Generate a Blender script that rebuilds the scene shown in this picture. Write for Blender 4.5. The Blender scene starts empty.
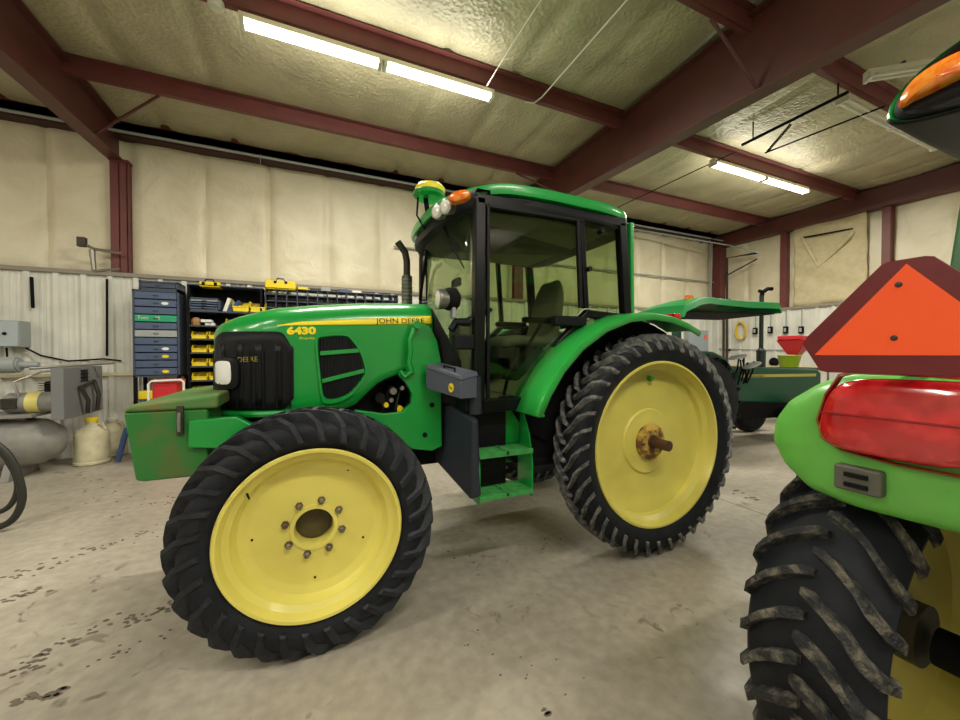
import bpy, math, random
from math import sin, cos, pi, radians as rad, sqrt, atan2
from mathutils import Vector, Matrix, Euler
random.seed(7)
col = bpy.context.scene.collection
sc = bpy.context.scene

# ---------------------------------------------------------------- camera
FPX, YAW, PITCH, EYE = 380.0, rad(23.7), rad(-0.9), 1.55
cam_d = bpy.data.cameras.new('camera'); cam = bpy.data.objects.new('camera', cam_d); col.objects.link(cam)
cam.location = (0, 0, EYE); cam.rotation_euler = (rad(90) + PITCH, 0, -YAW)
cam_d.sensor_width = 36; cam_d.lens = 36 * FPX / 960; cam_d.clip_start = 0.02; cam_d.clip_end = 100
sc.camera = cam
sc.view_settings.view_transform = 'Standard'; sc.view_settings.look = 'None'
sc.view_settings.gamma = 1; sc.view_settings.use_curve_mapping = False
sc.view_settings.exposure = 0.16
w = bpy.data.worlds.new('world'); sc.world = w; w.use_nodes = True
w.node_tree.nodes['Background'].inputs[0].default_value = (1, .95, .86, 1)
w.node_tree.nodes['Background'].inputs[1].default_value = 0.3

LAMP_POWER = 100.0          # watts per 2.6 m twin tube fixture
LAMP_COLOR = (1.0, .952, .835)

# ---------------------------------------------------------------- pixel helpers (points on real planes)
_F = Vector((sin(YAW)*cos(PITCH), cos(YAW)*cos(PITCH), sin(PITCH))); _R = Vector((cos(YAW), -sin(YAW), 0)); _U = _R.cross(_F)
def _hit(u, v, ax, val):
    r = _F + _R*((u-480)/FPX) + _U*((360-v)/FPX); C = Vector((0, 0, EYE))
    return C + r*((val-C[ax])/r[ax])
def px(u, v, x): return _hit(u, v, 0, x)
def py(u, v, y): return _hit(u, v, 1, y)
def pz(u, v, z): return _hit(u, v, 2, z)

# ---------------------------------------------------------------- materials
def lin(h):
    h = h.lstrip('#'); c = [int(h[i:i+2], 16)/255 for i in (0, 2, 4)]
    return tuple(x/12.92 if x <= .04045 else ((x+.055)/1.055)**2.4 for x in c) + (1,)
MATS = {}
def mat(name, hexc, rough=.5, metal=0, var=0, vscale=8, hex2=None, bump=0, bscale=40, coat=0, emit=0, detail=4, lo=.4, hi=.65, spec=.5):
    m = bpy.data.materials.new(name); m.use_nodes = True; nt = m.node_tree; b = nt.nodes['Principled BSDF']
    b.inputs['Base Color'].default_value = lin(hexc); b.inputs['Roughness'].default_value = rough
    b.inputs['Metallic'].default_value = metal; b.inputs['Coat Weight'].default_value = coat
    b.inputs['Specular IOR Level'].default_value = spec; b.inputs['Coat Roughness'].default_value = .12
    if hex2 or var:
        tc = nt.nodes.new('ShaderNodeTexCoord'); n = nt.nodes.new('ShaderNodeTexNoise'); n.inputs['Scale'].default_value = vscale
        n.inputs['Detail'].default_value = detail
        nt.links.new(tc.outputs['Object'], n.inputs['Vector'])
        r = nt.nodes.new('ShaderNodeValToRGB'); r.color_ramp.elements[0].position = lo; r.color_ramp.elements[1].position = hi
        c1 = lin(hexc); c2 = lin(hex2) if hex2 else tuple(x*(1-var) for x in c1[:3]) + (1,)
        r.color_ramp.elements[0].color = c1; r.color_ramp.elements[1].color = c2
        nt.links.new(n.outputs['Fac'], r.inputs['Fac']); nt.links.new(r.outputs['Color'], b.inputs['Base Color'])
    if bump:
        tc = nt.nodes.new('ShaderNodeTexCoord'); n = nt.nodes.new('ShaderNodeTexNoise'); n.inputs['Scale'].default_value = bscale
        nt.links.new(tc.outputs['Object'], n.inputs['Vector'])
        bp = nt.nodes.new('ShaderNodeBump'); bp.inputs['Strength'].default_value = bump; bp.inputs['Distance'].default_value = .02
        nt.links.new(n.outputs['Fac'], bp.inputs['Height']); nt.links.new(bp.outputs['Normal'], b.inputs['Normal'])
    if emit:
        b.inputs['Emission Color'].default_value = lin(hexc); b.inputs['Emission Strength'].default_value = emit
    MATS[name] = m; return m
def glass(name, hexc, alpha_rough=.0, ior=1.02, mixw=.75):
    m = bpy.data.materials.new(name); m.use_nodes = True; nt = m.node_tree; nt.nodes.clear()
    o = nt.nodes.new('ShaderNodeOutputMaterial'); mx = nt.nodes.new('ShaderNodeMixShader'); t = nt.nodes.new('ShaderNodeBsdfTransparent')
    g = nt.nodes.new('ShaderNodeBsdfGlossy'); g.inputs['Roughness'].default_value = .03
    t.inputs['Color'].default_value = lin(hexc); lw = nt.nodes.new('ShaderNodeLayerWeight'); lw.inputs[0].default_value = .5
    pw = nt.nodes.new('ShaderNodeMath'); pw.operation = 'POWER'; pw.inputs[1].default_value = 4.0; nt.links.new(lw.outputs['Facing'], pw.inputs[0])
    ma = nt.nodes.new('ShaderNodeMath'); ma.operation = 'MULTIPLY_ADD'; ma.inputs[1].default_value = .8; ma.inputs[2].default_value = .035; nt.links.new(pw.outputs[0], ma.inputs[0])
    nt.links.new(ma.outputs[0], mx.inputs[0]); nt.links.new(t.outputs[0], mx.inputs[1]); nt.links.new(g.outputs[0], mx.inputs[2])
    nt.links.new(mx.outputs[0], o.inputs[0]); MATS[name] = m; return m

M_green = mat('tractor_green', '#0c9138', .28, coat=.4)
M_green2 = mat('fender_green', '#58c24a', .38, var=.12, vscale=5, coat=.2)
M_greend = mat('dull_green', '#0f8a35', .42, var=.25, vscale=6)
M_fgreen = mat('canopy_green', '#1f9c50', .35)
M_dkgreen = mat('dark_hood_green', '#0c4a35', .35)
M_boxg = mat('worn_box_green', '#24702b', .5, hex2='#5c5f30', vscale=6, detail=7, lo=.42, hi=.72)
M_boxlid = mat('rusty_lid_green', '#43702f', .6, hex2='#6b6336', vscale=6, detail=7, lo=.45, hi=.7)
M_yel = mat('rim_yellow', '#ded266', .38, coat=.2, var=.1, vscale=3)
M_yel2 = mat('bin_yellow', '#e8cf1c', .45)
M_stripe = mat('decal_yellow', '#f5de22', .4)
M_tire = mat('tire_rubber', '#15181e', .58, hex2='#1e2127', vscale=9, bump=.12, bscale=60, spec=.22)
M_lug = mat('worn_lug_rubber', '#45474b', .7, hex2='#8a8982', vscale=22, detail=5, lo=.4, hi=.75, bump=.3, bscale=70)
M_flug = mat('front_lug_rubber', '#191c22', .55, hex2='#2c2f35', vscale=14, detail=5, lo=.4, hi=.7, bump=.2, bscale=60, spec=.3)
M_dlug = mat('muddy_lug_rubber', '#232426', .8, hex2='#7d7768', vscale=24, detail=8, lo=.48, hi=.78, bump=.7, bscale=80)
M_black = mat('black_plastic', '#0d0f13', .45, spec=.25)
M_blackg = mat('gloss_black', '#090a0d', .3, spec=.3)
M_mattb = mat('matte_black', '#0b0c0e', .8, spec=.2)
M_grille = mat('grille_mesh', '#18191c', .55, var=.4, vscale=60, spec=.2)
M_tank = mat('tank_plastic', '#2b2f38', .45, spec=.25)
M_grey = mat('grey_box', '#4f5460', .42, spec=.3)
M_steel = mat('steel', '#9a978f', .35, metal=.8)
M_dsteel = mat('dark_steel', '#4a463f', .5, metal=.6, var=.3)
M_rust = mat('rusted_steel', '#6e4a2a', .75, hex2='#c9a94a', vscale=14, detail=6, lo=.42, hi=.62, bump=.3)
M_rust2 = mat('brown_shaft', '#5a3d2c', .55, metal=.3, var=.3)
M_red = mat('iron_red', '#703a38', .5, var=.15, vscale=4)
M_redd = mat('rafter_red', '#5c302b', .5, var=.2, vscale=3)
M_white = mat('white_enamel', '#dedcd2', .45)
M_lampw = mat('lamp_lens', '#e8e8e4', .12, coat=.6)
M_amber = mat('amber_lens', '#ee6a16', .15, coat=.8, hex2='#f7a03a', vscale=30)
M_redl = mat('red_lens', '#b5121a', .1, coat=.9, hex2='#dc3034', vscale=16)
M_orange = mat('signal_orange', '#ff5a1e', .55)
M_maroon = mat('reflective_maroon', '#6a161d', .4, var=.15, vscale=20)
M_glass = glass('cab_glass', '#e3ead8')
M_glassc = glass('windshield_glass', '#eaf2e8')
M_inter = mat('cab_trim', '#8d8a76', .7)
M_seat = mat('seat_fabric', '#6e6f62', .85, bump=.2)
M_screen = mat('blue_screen', '#7fc4ff', .3, emit=1.4)
M_blue = mat('slate_blue', '#4a5a76', .45, metal=.1)
M_blued = mat('cabinet_frame_blue', '#3a4456', .5)
M_tgreen = mat('drawer_green', '#1e9a6c', .4)
M_lgrey = mat('light_grey', '#9aa0a0', .45)
M_brown = mat('cardboard', '#a07a4a', .8)
M_redt = mat('red_enamel', '#c42430', .35)
M_jug = mat('aged_white_plastic', '#d6d0ae', .5, var=.18, vscale=9)
M_comp = mat('compressor_grey', '#7a7b78', .5, hex2='#8e8c84', vscale=5)
M_cream = mat('cream_paint', '#ddd3a8', .5)
M_tube = mat('fluorescent_tube', '#fffbe6', .3, emit=9)
M_fix = mat('fixture_white', '#e6dfc8', .4)
M_lime = mat('lime_bucket', '#a4c42c', .4)
M_hose = mat('dark_hose', '#23231f', .55)
M_blueh = mat('blue_cloth', '#3a527c', .8)
M_tan = mat('tarp_cream', '#c9bd98', .8, var=.12)
M_deere = mat('emblem_yellow', '#f0c92a', .35)

def floor_mat():
    m = bpy.data.materials.new('concrete_floor'); m.use_nodes = True; nt = m.node_tree; b = nt.nodes['Principled BSDF']
    tc = nt.nodes.new('ShaderNodeTexCoord')
    def noise(s, d=5, dist=0):
        n = nt.nodes.new('ShaderNodeTexNoise'); n.inputs['Scale'].default_value = s; n.inputs['Detail'].default_value = d
        n.inputs['Distortion'].default_value = dist; nt.links.new(tc.outputs['Object'], n.inputs['Vector']); return n
    def ramp(src, p0, p1, c0, c1):
        r = nt.nodes.new('ShaderNodeValToRGB'); r.color_ramp.elements[0].position = p0; r.color_ramp.elements[1].position = p1
        r.color_ramp.elements[0].color = c0; r.color_ramp.elements[1].color = c1; nt.links.new(src, r.inputs[0]); return r
    def mix(a, bb, f, mode='MIX'):
        x = nt.nodes.new('ShaderNodeMix'); x.data_type = 'RGBA'; x.blend_type = mode
        nt.links.new(a, x.inputs[6]); nt.links.new(bb, x.inputs[7])
        if isinstance(f, float): x.inputs[0].default_value = f
        else: nt.links.new(f, x.inputs[0])
        return x.outputs[2]
    base = ramp(noise(.9, 6, .6).outputs[0], .3, .7, lin('#968f82'), lin('#b4ad9e'))
    fine = ramp(noise(14, 8).outputs[0], .35, .7, (.82, .81, .8, 1), (1.06, 1.05, 1.03, 1))
    c = mix(base.outputs[0], fine.outputs[0], 1.0, 'MULTIPLY')
    sp = ramp(noise(6.5, 3, 1.2).outputs[0], .62, .69, (0, 0, 0, 1), (1, 1, 1, 1))      # small dirt spots
    rg = ramp(noise(1.1, 2).outputs[0], .48, .6, (0, 0, 0, 1), (.8, .8, .8, 1))
    mm = nt.nodes.new('ShaderNodeMath'); mm.operation = 'MULTIPLY'; nt.links.new(sp.outputs[0], mm.inputs[0]); nt.links.new(rg.outputs[0], mm.inputs[1])
    dk = nt.nodes.new('ShaderNodeRGB'); dk.outputs[0].default_value = lin('#5f564a')
    c = mix(c, dk.outputs[0], mm.outputs[0])
    nt.links.new(c, b.inputs['Base Color']); b.inputs['Roughness'].default_value = .48
    rr = ramp(noise(3, 5).outputs[0], .3, .7, (.36, .36, .36, 1), (.6, .6, .6, 1)); nt.links.new(rr.outputs[0], b.inputs['Roughness'])
    bp = nt.nodes.new('ShaderNodeBump'); bp.inputs['Strength'].default_value = .15; bp.inputs['Distance'].default_value = .01
    nt.links.new(noise(40, 6).outputs[0], bp.inputs['Height']); nt.links.new(bp.outputs[0], b.inputs['Normal'])
    return m
M_floor = floor_mat()

def insul_mat(name, c0, c1, quilt=1.0):
    m = bpy.data.materials.new(name); m.use_nodes = True; nt = m.node_tree; b = nt.nodes['Principled BSDF']
    tc = nt.nodes.new('ShaderNodeTexCoord')
    n = nt.nodes.new('ShaderNodeTexNoise'); n.inputs['Scale'].default_value = 1.3; n.inputs['Detail'].default_value = 6; n.inputs['Distortion'].default_value = .5
    nt.links.new(tc.outputs['Object'], n.inputs['Vector'])
    r = nt.nodes.new('ShaderNodeValToRGB'); r.color_ramp.elements[0].position = .35; r.color_ramp.elements[1].position = .65
    r.color_ramp.elements[0].color = lin(c0); r.color_ramp.elements[1].color = lin(c1)
    nt.links.new(n.outputs[0], r.inputs[0]); nt.links.new(r.outputs[0], b.inputs['Base Color'])
    b.inputs['Roughness'].default_value = .42
    v = nt.nodes.new('ShaderNodeTexVoronoi'); v.inputs['Scale'].default_value = 22; nt.links.new(tc.outputs['Object'], v.inputs['Vector'])
    n2 = nt.nodes.new('ShaderNodeTexNoise'); n2.inputs['Scale'].default_value = 2.5; n2.inputs['Detail'].default_value = 5; n2.inputs['Distortion'].default_value = 1.5
    nt.links.new(tc.outputs['Object'], n2.inputs['Vector'])
    b1 = nt.nodes.new('ShaderNodeBump'); b1.inputs['Strength'].default_value = .5*quilt; b1.inputs['Distance'].default_value = .02; nt.links.new(v.outputs[0], b1.inputs['Height'])
    b2 = nt.nodes.new('ShaderNodeBump'); b2.inputs['Strength'].default_value = .22; b2.inputs['Distance'].default_value = .1; nt.links.new(n2.outputs[0], b2.inputs['Height'])
    nt.links.new(b1.outputs[0], b2.inputs['Normal']); nt.links.new(b2.outputs[0], b.inputs['Normal'])
    return m
M_ceil = insul_mat('ceiling_insulation', '#a39b80', '#b9b193')
M_wallin = insul_mat('wall_insulation', '#d5ccaf', '#e6dec4', .15)
M_panel = mat('white_metal_panel', '#dcdcd2', .42, var=.12, vscale=3)
M_trim = mat('wall_trim_grey', '#8d867a', .5)

# ---------------------------------------------------------------- mesh builder
class MB:
    def __init__(s): s.v = []; s.f = []
    def add(s, vs, fs, M=None):
        o = len(s.v)
        s.v += [tuple(M @ Vector(p)) if M else tuple(p) for p in vs]
        s.f += [tuple(i+o for i in f) for f in fs]; return s
    def box(s, a, b, M=None):
        x0, y0, z0 = a; x1, y1, z1 = b
        return s.add([(x0,y0,z0),(x1,y0,z0),(x1,y1,z0),(x0,y1,z0),(x0,y0,z1),(x1,y0,z1),(x1,y1,z1),(x0,y1,z1)],
            [(0,3,2,1),(4,5,6,7),(0,1,5,4),(1,2,6,5),(2,3,7,6),(3,0,4,7)], M)
    def hexa(s, p):   # eight corners: bottom 4, top 4
        return s.add(p, [(0,3,2,1),(4,5,6,7),(0,1,5,4),(1,2,6,5),(2,3,7,6),(3,0,4,7)])
    def tube(s, pts, r, n=10, cap=True):
        pts = [Vector(p) for p in pts]; m = len(pts); rs = r if isinstance(r, (list, tuple)) else [r]*m
        ref = None; rings = []
        for i, p in enumerate(pts):
            t = (pts[min(i+1, m-1)] - pts[max(i-1, 0)]).normalized()
            if ref is None:
                ref = Vector((0, 0, 1)) if abs(t.z) < .9 else Vector((1, 0, 0))
            a = t.cross(ref).normalized(); b = a.cross(t).normalized(); ref = b
            rings.append([p + (a*cos(2*pi*k/n) + b*sin(2*pi*k/n))*rs[i] for k in range(n)])
        vs = [q for g in rings for q in g]; fs = []
        for i in range(m-1):
            for k in range(n):
                fs.append((i*n+k, i*n+(k+1) % n, (i+1)*n+(k+1) % n, (i+1)*n+k))
        if cap: fs.append(tuple(range(n-1, -1, -1))); fs.append(tuple((m-1)*n+k for k in range(n)))
        return s.add(vs, fs)
    def lathe(s, prof, c, axis='Y', n=48, M=None, close=False, cap=True):
        # prof: (along axis, radius)
        vs = []; m = len(prof)
        for a, r in prof:
            for k in range(n):
                t = 2*pi*k/n
                p = {'Y': (r*cos(t), a, r*sin(t)), 'Z': (r*cos(t), r*sin(t), a), 'X': (a, r*cos(t), r*sin(t))}[axis]
                vs.append((p[0]+c[0], p[1]+c[1], p[2]+c[2]))
        fs = []
        for i in range(m-1 if not close else m):
            j = (i+1) % m
            for k in range(n): fs.append((i*n+k, i*n+(k+1) % n, j*n+(k+1) % n, j*n+k))
        if cap and not close:
            if prof[0][1] > 1e-5: fs.append(tuple(range(n-1, -1, -1)))
            if prof[-1][1] > 1e-5: fs.append(tuple((m-1)*n+k for k in range(n)))
        return s.add(vs, fs, M)
    def prism(s, poly, d):   # poly: list of 3-D points, d: offset vector
        n = len(poly); d = Vector(d); a = [Vector(p) for p in poly]; b = [p+d for p in a]
        fs = [tuple(range(n)), tuple(range(2*n-1, n-1, -1))] + [(i, (i+1) % n, n+(i+1) % n, n+i) for i in range(n)]
        return s.add(a+b, fs)
    def grid(s, rows, thick=None, closeu=False):
        m = len(rows); n = len(rows[0]); vs = [p for r in rows for p in r]; fs = []
        for i in range(m-1):
            for k in range(n if closeu else n-1): fs.append((i*n+k, i*n+(k+1) % n, (i+1)*n+(k+1) % n, (i+1)*n+k))
        return s.add(vs, fs)
    def build(s, name, m, parent=None, bevel=0, smooth=35, solid=0, loc=None, bseg=2, sub=0):
        me = bpy.data.meshes.new(name)
        inv = WM[parent.name].inverted() if parent is not None else Matrix.Identity(4)
        me.from_pydata([tuple(inv @ Vector(p)) for p in s.v], [], s.f)
        import bmesh as _b
        bm = _b.new(); bm.from_mesh(me); _b.ops.remove_doubles(bm, verts=bm.verts, dist=1e-5)
        _b.ops.recalc_face_normals(bm, faces=bm.faces); bm.to_mesh(me); bm.free()
        me.materials.append(m)
        if smooth:
            me.shade_smooth(); me.set_sharp_from_angle(angle=rad(smooth))
        o = bpy.data.objects.new(name, me); col.objects.link(o)
        if parent is not None: o.parent = parent
        WM[o.name] = WM[parent.name].copy() if parent is not None else Matrix.Identity(4)
        if solid:
            q = o.modifiers.new('thick', 'SOLIDIFY'); q.thickness = solid; q.offset = 0
        if bevel:
            q = o.modifiers.new('bevel', 'BEVEL'); q.width = bevel; q.segments = bseg; q.limit_method = 'ANGLE'; q.angle_limit = rad(40)
            q.harden_normals = True
        if sub:
            q = o.modifiers.new('sub', 'SUBSURF'); q.levels = sub; q.render_levels = sub
        return o
WM = {}
def thing(name, label, cat, loc=(0, 0, 0), rotz=0, group=None):
    o = bpy.data.objects.new(name, None); col.objects.link(o); o.location = loc; o.rotation_euler = (0, 0, rotz); o.empty_display_size = .1
    o['label'] = label; o['category'] = cat
    if group: o['group'] = group
    WM[o.name] = Matrix.Translation(loc) @ Matrix.Rotation(rotz, 4, 'Z'); return o
def tag(o, label, cat, group=None, kind=None):
    o['label'] = label; o['category'] = cat
    if group: o['group'] = group
    if kind: o['kind'] = kind
    return o
def struct(o): o['kind'] = 'structure'; return o
def kids(o): return [c for c in bpy.data.objects if c.parent == o]
def dup(root, M, label=None, name=None, kc=None):
    """copy of a thing or part with its parts; M is the world matrix to move it by"""
    def cp(o, par):
        c = o.copy(); col.objects.link(c); c.parent = par; WM[c.name] = WM[o.name].copy()
        for k in kidmap.get(o.name, []): cp(k, c)
        return c
    kidmap = {}
    for k in bpy.data.objects:
        if k.parent is not None: kidmap.setdefault(k.parent.name, []).append(k)
    c = cp(root, root.parent)
    c.matrix_basis = M @ root.matrix_basis
    if label: c['label'] = label
    return c
def text(name, s, size, m, parent, origin, xdir, up, ext=.0015, sx=1.0, bold=0, align='LEFT', fix=None):
    cu = bpy.data.curves.new(name, 'FONT'); cu.body = s; cu.size = size; cu.extrude = ext; cu.offset = bold; cu.align_x = align; cu.resolution_u = 3
    o = bpy.data.objects.new('tmp', cu); col.objects.link(o)
    dg = bpy.context.evaluated_depsgraph_get(); me0 = bpy.data.meshes.new_from_object(o.evaluated_get(dg))
    X = Vector(xdir).normalized(); U = Vector(up).normalized(); N = X.cross(U)
    mb = MB(); vs = []
    for v in me0.vertices:
        p = Vector(origin) + X*v.co.x*sx + U*v.co.y + N*v.co.z
        if fix: p = fix(p, v.co.z)
        vs.append(p)
    mb.add(vs, [tuple(p.vertices) for p in me0.polygons])
    bpy.data.objects.remove(o); bpy.data.meshes.remove(me0); bpy.data.curves.remove(cu)
    return mb.build(name, m, parent, smooth=0)

# ================================================================ BUILDING
XL, XR, YB, YF = -10.5, 11.5, 7.9, -8.0
def roofz(y): return 5.16 + (YB-y)*.012
struct(MB().box((XL, YF, -.15), (XR, YB+.1, 0)).build('floor', M_floor, smooth=0))
j = MB()
for x in (pz(712, 496, 0).x, -6.2): j.box((x-.004, YF, -.002), (x+.004, YB, .0012))
for y in (-3.2, .2): j.box((XL, y-.004, -.002), (XR, y+.004, .0012))
M_joint = mat('floor_joint', '#6f675a', .8)
struct(j.build('trim_1', M_joint, smooth=0))
# ceiling blanket sagging between the purlins, with seams
PUR = [7.62, 6.31, 4.47, 2.62, .77, -1.08, -2.93, -4.78, -6.63]
rows = []; ny = 130; nx = 260
for i in range(ny+1):
    y = YF + (YB-YF)*i/ny; f = ((y-.77) / 1.85) % 1.0; sag = .06*sin(pi*f)
    r = []
    for k in range(nx+1):
        x = XL + (XR-XL)*k/nx; g = abs(((x+.3)/.92) % 1.0 - .5)*2
        r.append((x, y, roofz(y) + .02 - sag*(.5+.5*(1-g**6)) + .03*(g > .93) + .006*sin(x*11)*sin(pi*f)))
    rows.append(r)
struct(MB().grid(rows).build('ceiling', M_ceil, solid=.01, smooth=60))
# walls: insulated upper skin, ribbed white panel below
def wall_skin(name, p0, p1, z0, z1, out, m):
    d = Vector(p1)-Vector(p0); L = d.length; d.normalize(); n = int(L/.06); rows = []
    for zz in [z0 + (z1-z0)*q/10 for q in range(11)]:
        r = []
        for k in range(n+1):
            s = L*k/n; g = abs((s/.98) % 1.0 - .5)*2; q = Vector(p0) + d*s + Vector(out)*(.08*(1-g**14) + .014*sin(s*5.1+zz*2) + .006*sin(s*13+zz*5))
            r.append((q.x, q.y, zz))
        rows.append(r)
    return struct(MB().grid(rows).build(name, m, solid=.01, smooth=60))
WT = 2.74
PNY, PNX = 7.62, 11.22
wall_skin('wall_back', (XL, YB, 0), (XR, YB, 0), WT-.05, 5.3, (0, -1, 0), M_wallin)
wall_skin('wall_right', (XR, YB, 0), (XR, YF, 0), WT-.15, 5.5, (-1, 0, 0), M_wallin)
wall_skin('wall_left', (XL, YB, 0), (XL, YF, 0), WT-.15, 5.5, (1, 0, 0), M_wallin)
wall_skin('wall_front', (XL, YF, 0), (XR, YF, 0), WT-.15, 5.5, (0, 1, 0), M_wallin)
def ribbed(name, x0, x1, fixed, axis, sgn, z1):
    mb = MB(); prof = []; s = x0; step = .305
    while s < x1:
        e = min(s+step, x1)
        for a, h in ((0, 0), (.02, .04), (.075, .04), (.095, 0), (.16, 0), (.17, .006), (.19, .006), (.2, 0), (.23, 0), (.24, .006), (.26, .006), (.27, 0)):
            if s+a < e: prof.append((s+a, h))
        s += step
    prof.append((x1, 0))
    rows = [[((a, fixed+sgn*h, z) if axis == 'x' else (fixed+sgn*h, a, z)) for a, h in prof] for z in (0, z1)]
    return struct(mb.grid(rows).build(name, M_panel, smooth=0, solid=.004))
ribbed('wall_back_panel', XL, PNX, PNY, 'x', -1, WT)
ribbed('wall_right_panel', YF, PNY, PNX, 'y', -1, WT-.05)
ribbed('wall_left_panel', YF, YB, XL+.04, 'y', 1, WT-.1)
ribbed('wall_front_panel', XL, XR, YF+.04, 'x', 1, WT-.1)
struct(MB().box((XL, PNY-.06, WT), (XR, YB, WT+.06)).build('trim_2', M_trim, smooth=0, bevel=.005))
struct(MB().box((PNX-.06, YF, WT-.05), (XR, PNY-.07, WT+.01)).build('trim_3', M_trim, smooth=0, bevel=.005))
struct(MB().box((XL, PNY-.06, 1.22), (PNX-.05, PNY-.035, 1.26)).build('trim_4', M_cream, smooth=0))
struct(MB().box((PNX-.06, YF, 1.2), (PNX-.035, PNY-.07, 1.24)).build('trim_5', M_cream, smooth=0))
# eave strut, purlins
def purlin(y, lab):
    zt = roofz(y)+.0; zb = zt-.2; mb = MB()
    mb.box((XL, y, zb), (XR, y+.012, zt)); mb.box((XL, y-.07, zt-.012), (XR, y+.006, zt)); mb.box((XL, y+.006, zb), (XR, y+.075, zb+.012))
    o = mb.build('roof_purlin', M_red, smooth=0)
    return tag(o, lab, 'beam', 'red steel purlins under the roof', 'structure')
labs = ['red steel eave strut running along the top of the back wall', 'first pinkish red purlin out from the back wall', 'red purlin the lit tube fixtures hang from',
        'red purlin passing over the unlit fixtures at the upper right'] + ['red purlin spanning the ceiling on the camera side']*7
for i, y in enumerate(PUR): purlin(y, labs[i])
struct(MB().box((XL, 7.62, 4.92), (XR, 7.84, 5.12)).build('trim_6', mat('eave_dark', '#3a1818', .6), smooth=0))
def rafter(x, lab, w=.2):
    def zb(y): return 4.57-(7.7-y)*.05 if y > 0 else 4.185 + (-y)*.0
    mb = MB(); ys = [7.8, 7.4, 5, 3, 0, -4, YF]
    for a, b in zip(ys, ys[1:]):
        for (xa, xb, za, zc) in ((x-.006, x+.006, 0, 1), (x-w/2, x+w/2, 0, .0), (x-w/2, x+w/2, 1, 1)):
            if (za, zc) == (0, 1): lo = lambda y: zb(y); hi = lambda y: roofz(y)-.055
            elif (za, zc) == (0, 0): lo = lambda y: zb(y)-.014; hi = lambda y: zb(y)
            else: lo = lambda y: roofz(y)-.07; hi = lambda y: roofz(y)-.055
            mb.hexa([(xa, b, lo(b)), (xb, b, lo(b)), (xb, a, lo(a)), (xa, a, lo(a)), (xa, b, hi(b)), (xb, b, hi(b)), (xb, a, hi(a)), (xa, a, hi(a))])
    return tag(mb.build('steel_rafter', M_redd, smooth=0), lab, 'beam', None, 'structure')
def column(x, lab, y0=7.68, y1=7.82, w=.22):
    mb = MB(); mb.box((x-w/2, y0, WT+.06), (x+w/2, y0+.014, 4.55)); mb.box((x-w/2, y1-.014, WT+.06), (x+w/2, y1, 4.55)); mb.box((x-.006, y0, WT+.06), (x+.006, y1, 4.55)); mb.box((x+w/2-.02, y0, WT+.06), (x+w/2-.008, y1, 4.55))
    mb.box((x-w/2-.01, y0-.01, 4.53), (x+w/2+.01, y1, 4.57))
    for q in (-.06, .06): mb.lathe([(4.5, .014), (4.53, .014)], (x+q, y0-.012, 0), 'Z', 6)
    return tag(mb.build('steel_column', M_red, smooth=0), lab, 'column', None, 'structure')
rafter(-2.78, 'tapered dark red rafter crossing the upper left corner of the ceiling')
rafter(4.35, 'deep dark red rafter slanting above the cab of the big tractor')
column(-2.74, 'red steel column on the back wall left of the blue drawer cabinet')
column(4.35, 'red steel column on the back wall seen through the cab windows')
tag(MB().box((XR-.32, 7.55, WT+.06), (XR-.05, 7.82, 5.1)).build('steel_column', M_red, bevel=.01, smooth=0), 'red steel column in the far corner of the shop', 'column', None, 'structure')
for y, lab, zz in ((5.95, 'thin red steel post on the end wall left of the draped tarp', 5.2), (4.0, 'red steel post on the end wall right of the draped tarp', 5.2)):
    tag(MB().box((XR-.24, y-.07, WT-.05 if y > 5 else 3.2), (XR-.05, y+.07, zz)).build('wall_post', M_red, smooth=0, bevel=.006), lab, 'column', None, 'structure')
mb = MB(); mb.hexa([(XR-.34, YF, 4.55), (XR-.06, YF, 4.55), (XR-.06, 7.8, 4.75), (XR-.34, 7.8, 4.75), (XR-.34, YF, 5.15), (XR-.06, YF, 5.15), (XR-.06, 7.8, 5.15), (XR-.34, 7.8, 5.15)])
tag(mb.build('end_rafter', M_redd, bevel=.01, smooth=0), 'dark red end wall rafter at the far right', 'beam', None, 'structure')
rod_ = MB().tube([(1.5, 7.74, 3.72), (XR-.35, 7.74, 3.72)], .02, 8); tag(rod_.build('wall_rail', M_lgrey), 'thin grey rail halfway up the insulated back wall right of the cab', 'rail')
tag(MB().tube([(XR-.55, 7.7, 2.83), (XR-.55, 7.7, 4.9)], .03, 8).build('wall_conduit', M_lgrey), 'pale vertical pipe on the back wall just left of the corner column', 'pipe')
# flange braces
def rod(name, pts, r, m, lab, cat, group=None, n=8):
    return tag(MB().tube(pts, r, n).build(name, m), lab, cat, group)
rod('flange_brace', [(-2.7, 6.9, 4.56), (-1.85, 6.38, 4.98)], .018, M_redd, 'thin red diagonal brace between the left rafter and the purlin', 'brace')
rod('flange_brace', [(4.3, 5.9, 4.5), (3.55, 6.38, 4.98)], .018, M_redd, 'thin red diagonal brace just left of the deep rafter above the cab', 'brace')
rod('flange_brace', [(4.33, 2.55, 4.36), (3.75, 2.66, 4.98)], .018, M_redd, 'red diagonal brace on the nearest purlin beside the deep rafter', 'brace')
rod('wall_conduit', [(XL, 7.47, 4.9), (-4, 7.45, 4.9), (0, 7.45, 4.9), (5, 7.45, 4.9), (XR-.4, 7.45, 4.9)], .022, M_lgrey, 'pale pipe running along the top of the back wall', 'pipe')
rod('hanger_wire', [py(260.5, 166, 7.45)+Vector((0, 0, .2)), py(260.5, 166, 7.45)], .005, M_lgrey, 'thin vertical wire hanging over the pipe left of the cab', 'wire')
rod('light_cord', [pz(486, 87, 4.97), pz(513, 43, 4.95), pz(541, 0, 4.95), pz(565, -40, 4.95)], .007, M_white, 'white cord rising from the right end of the nearest lit fixture', 'cord')
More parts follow.
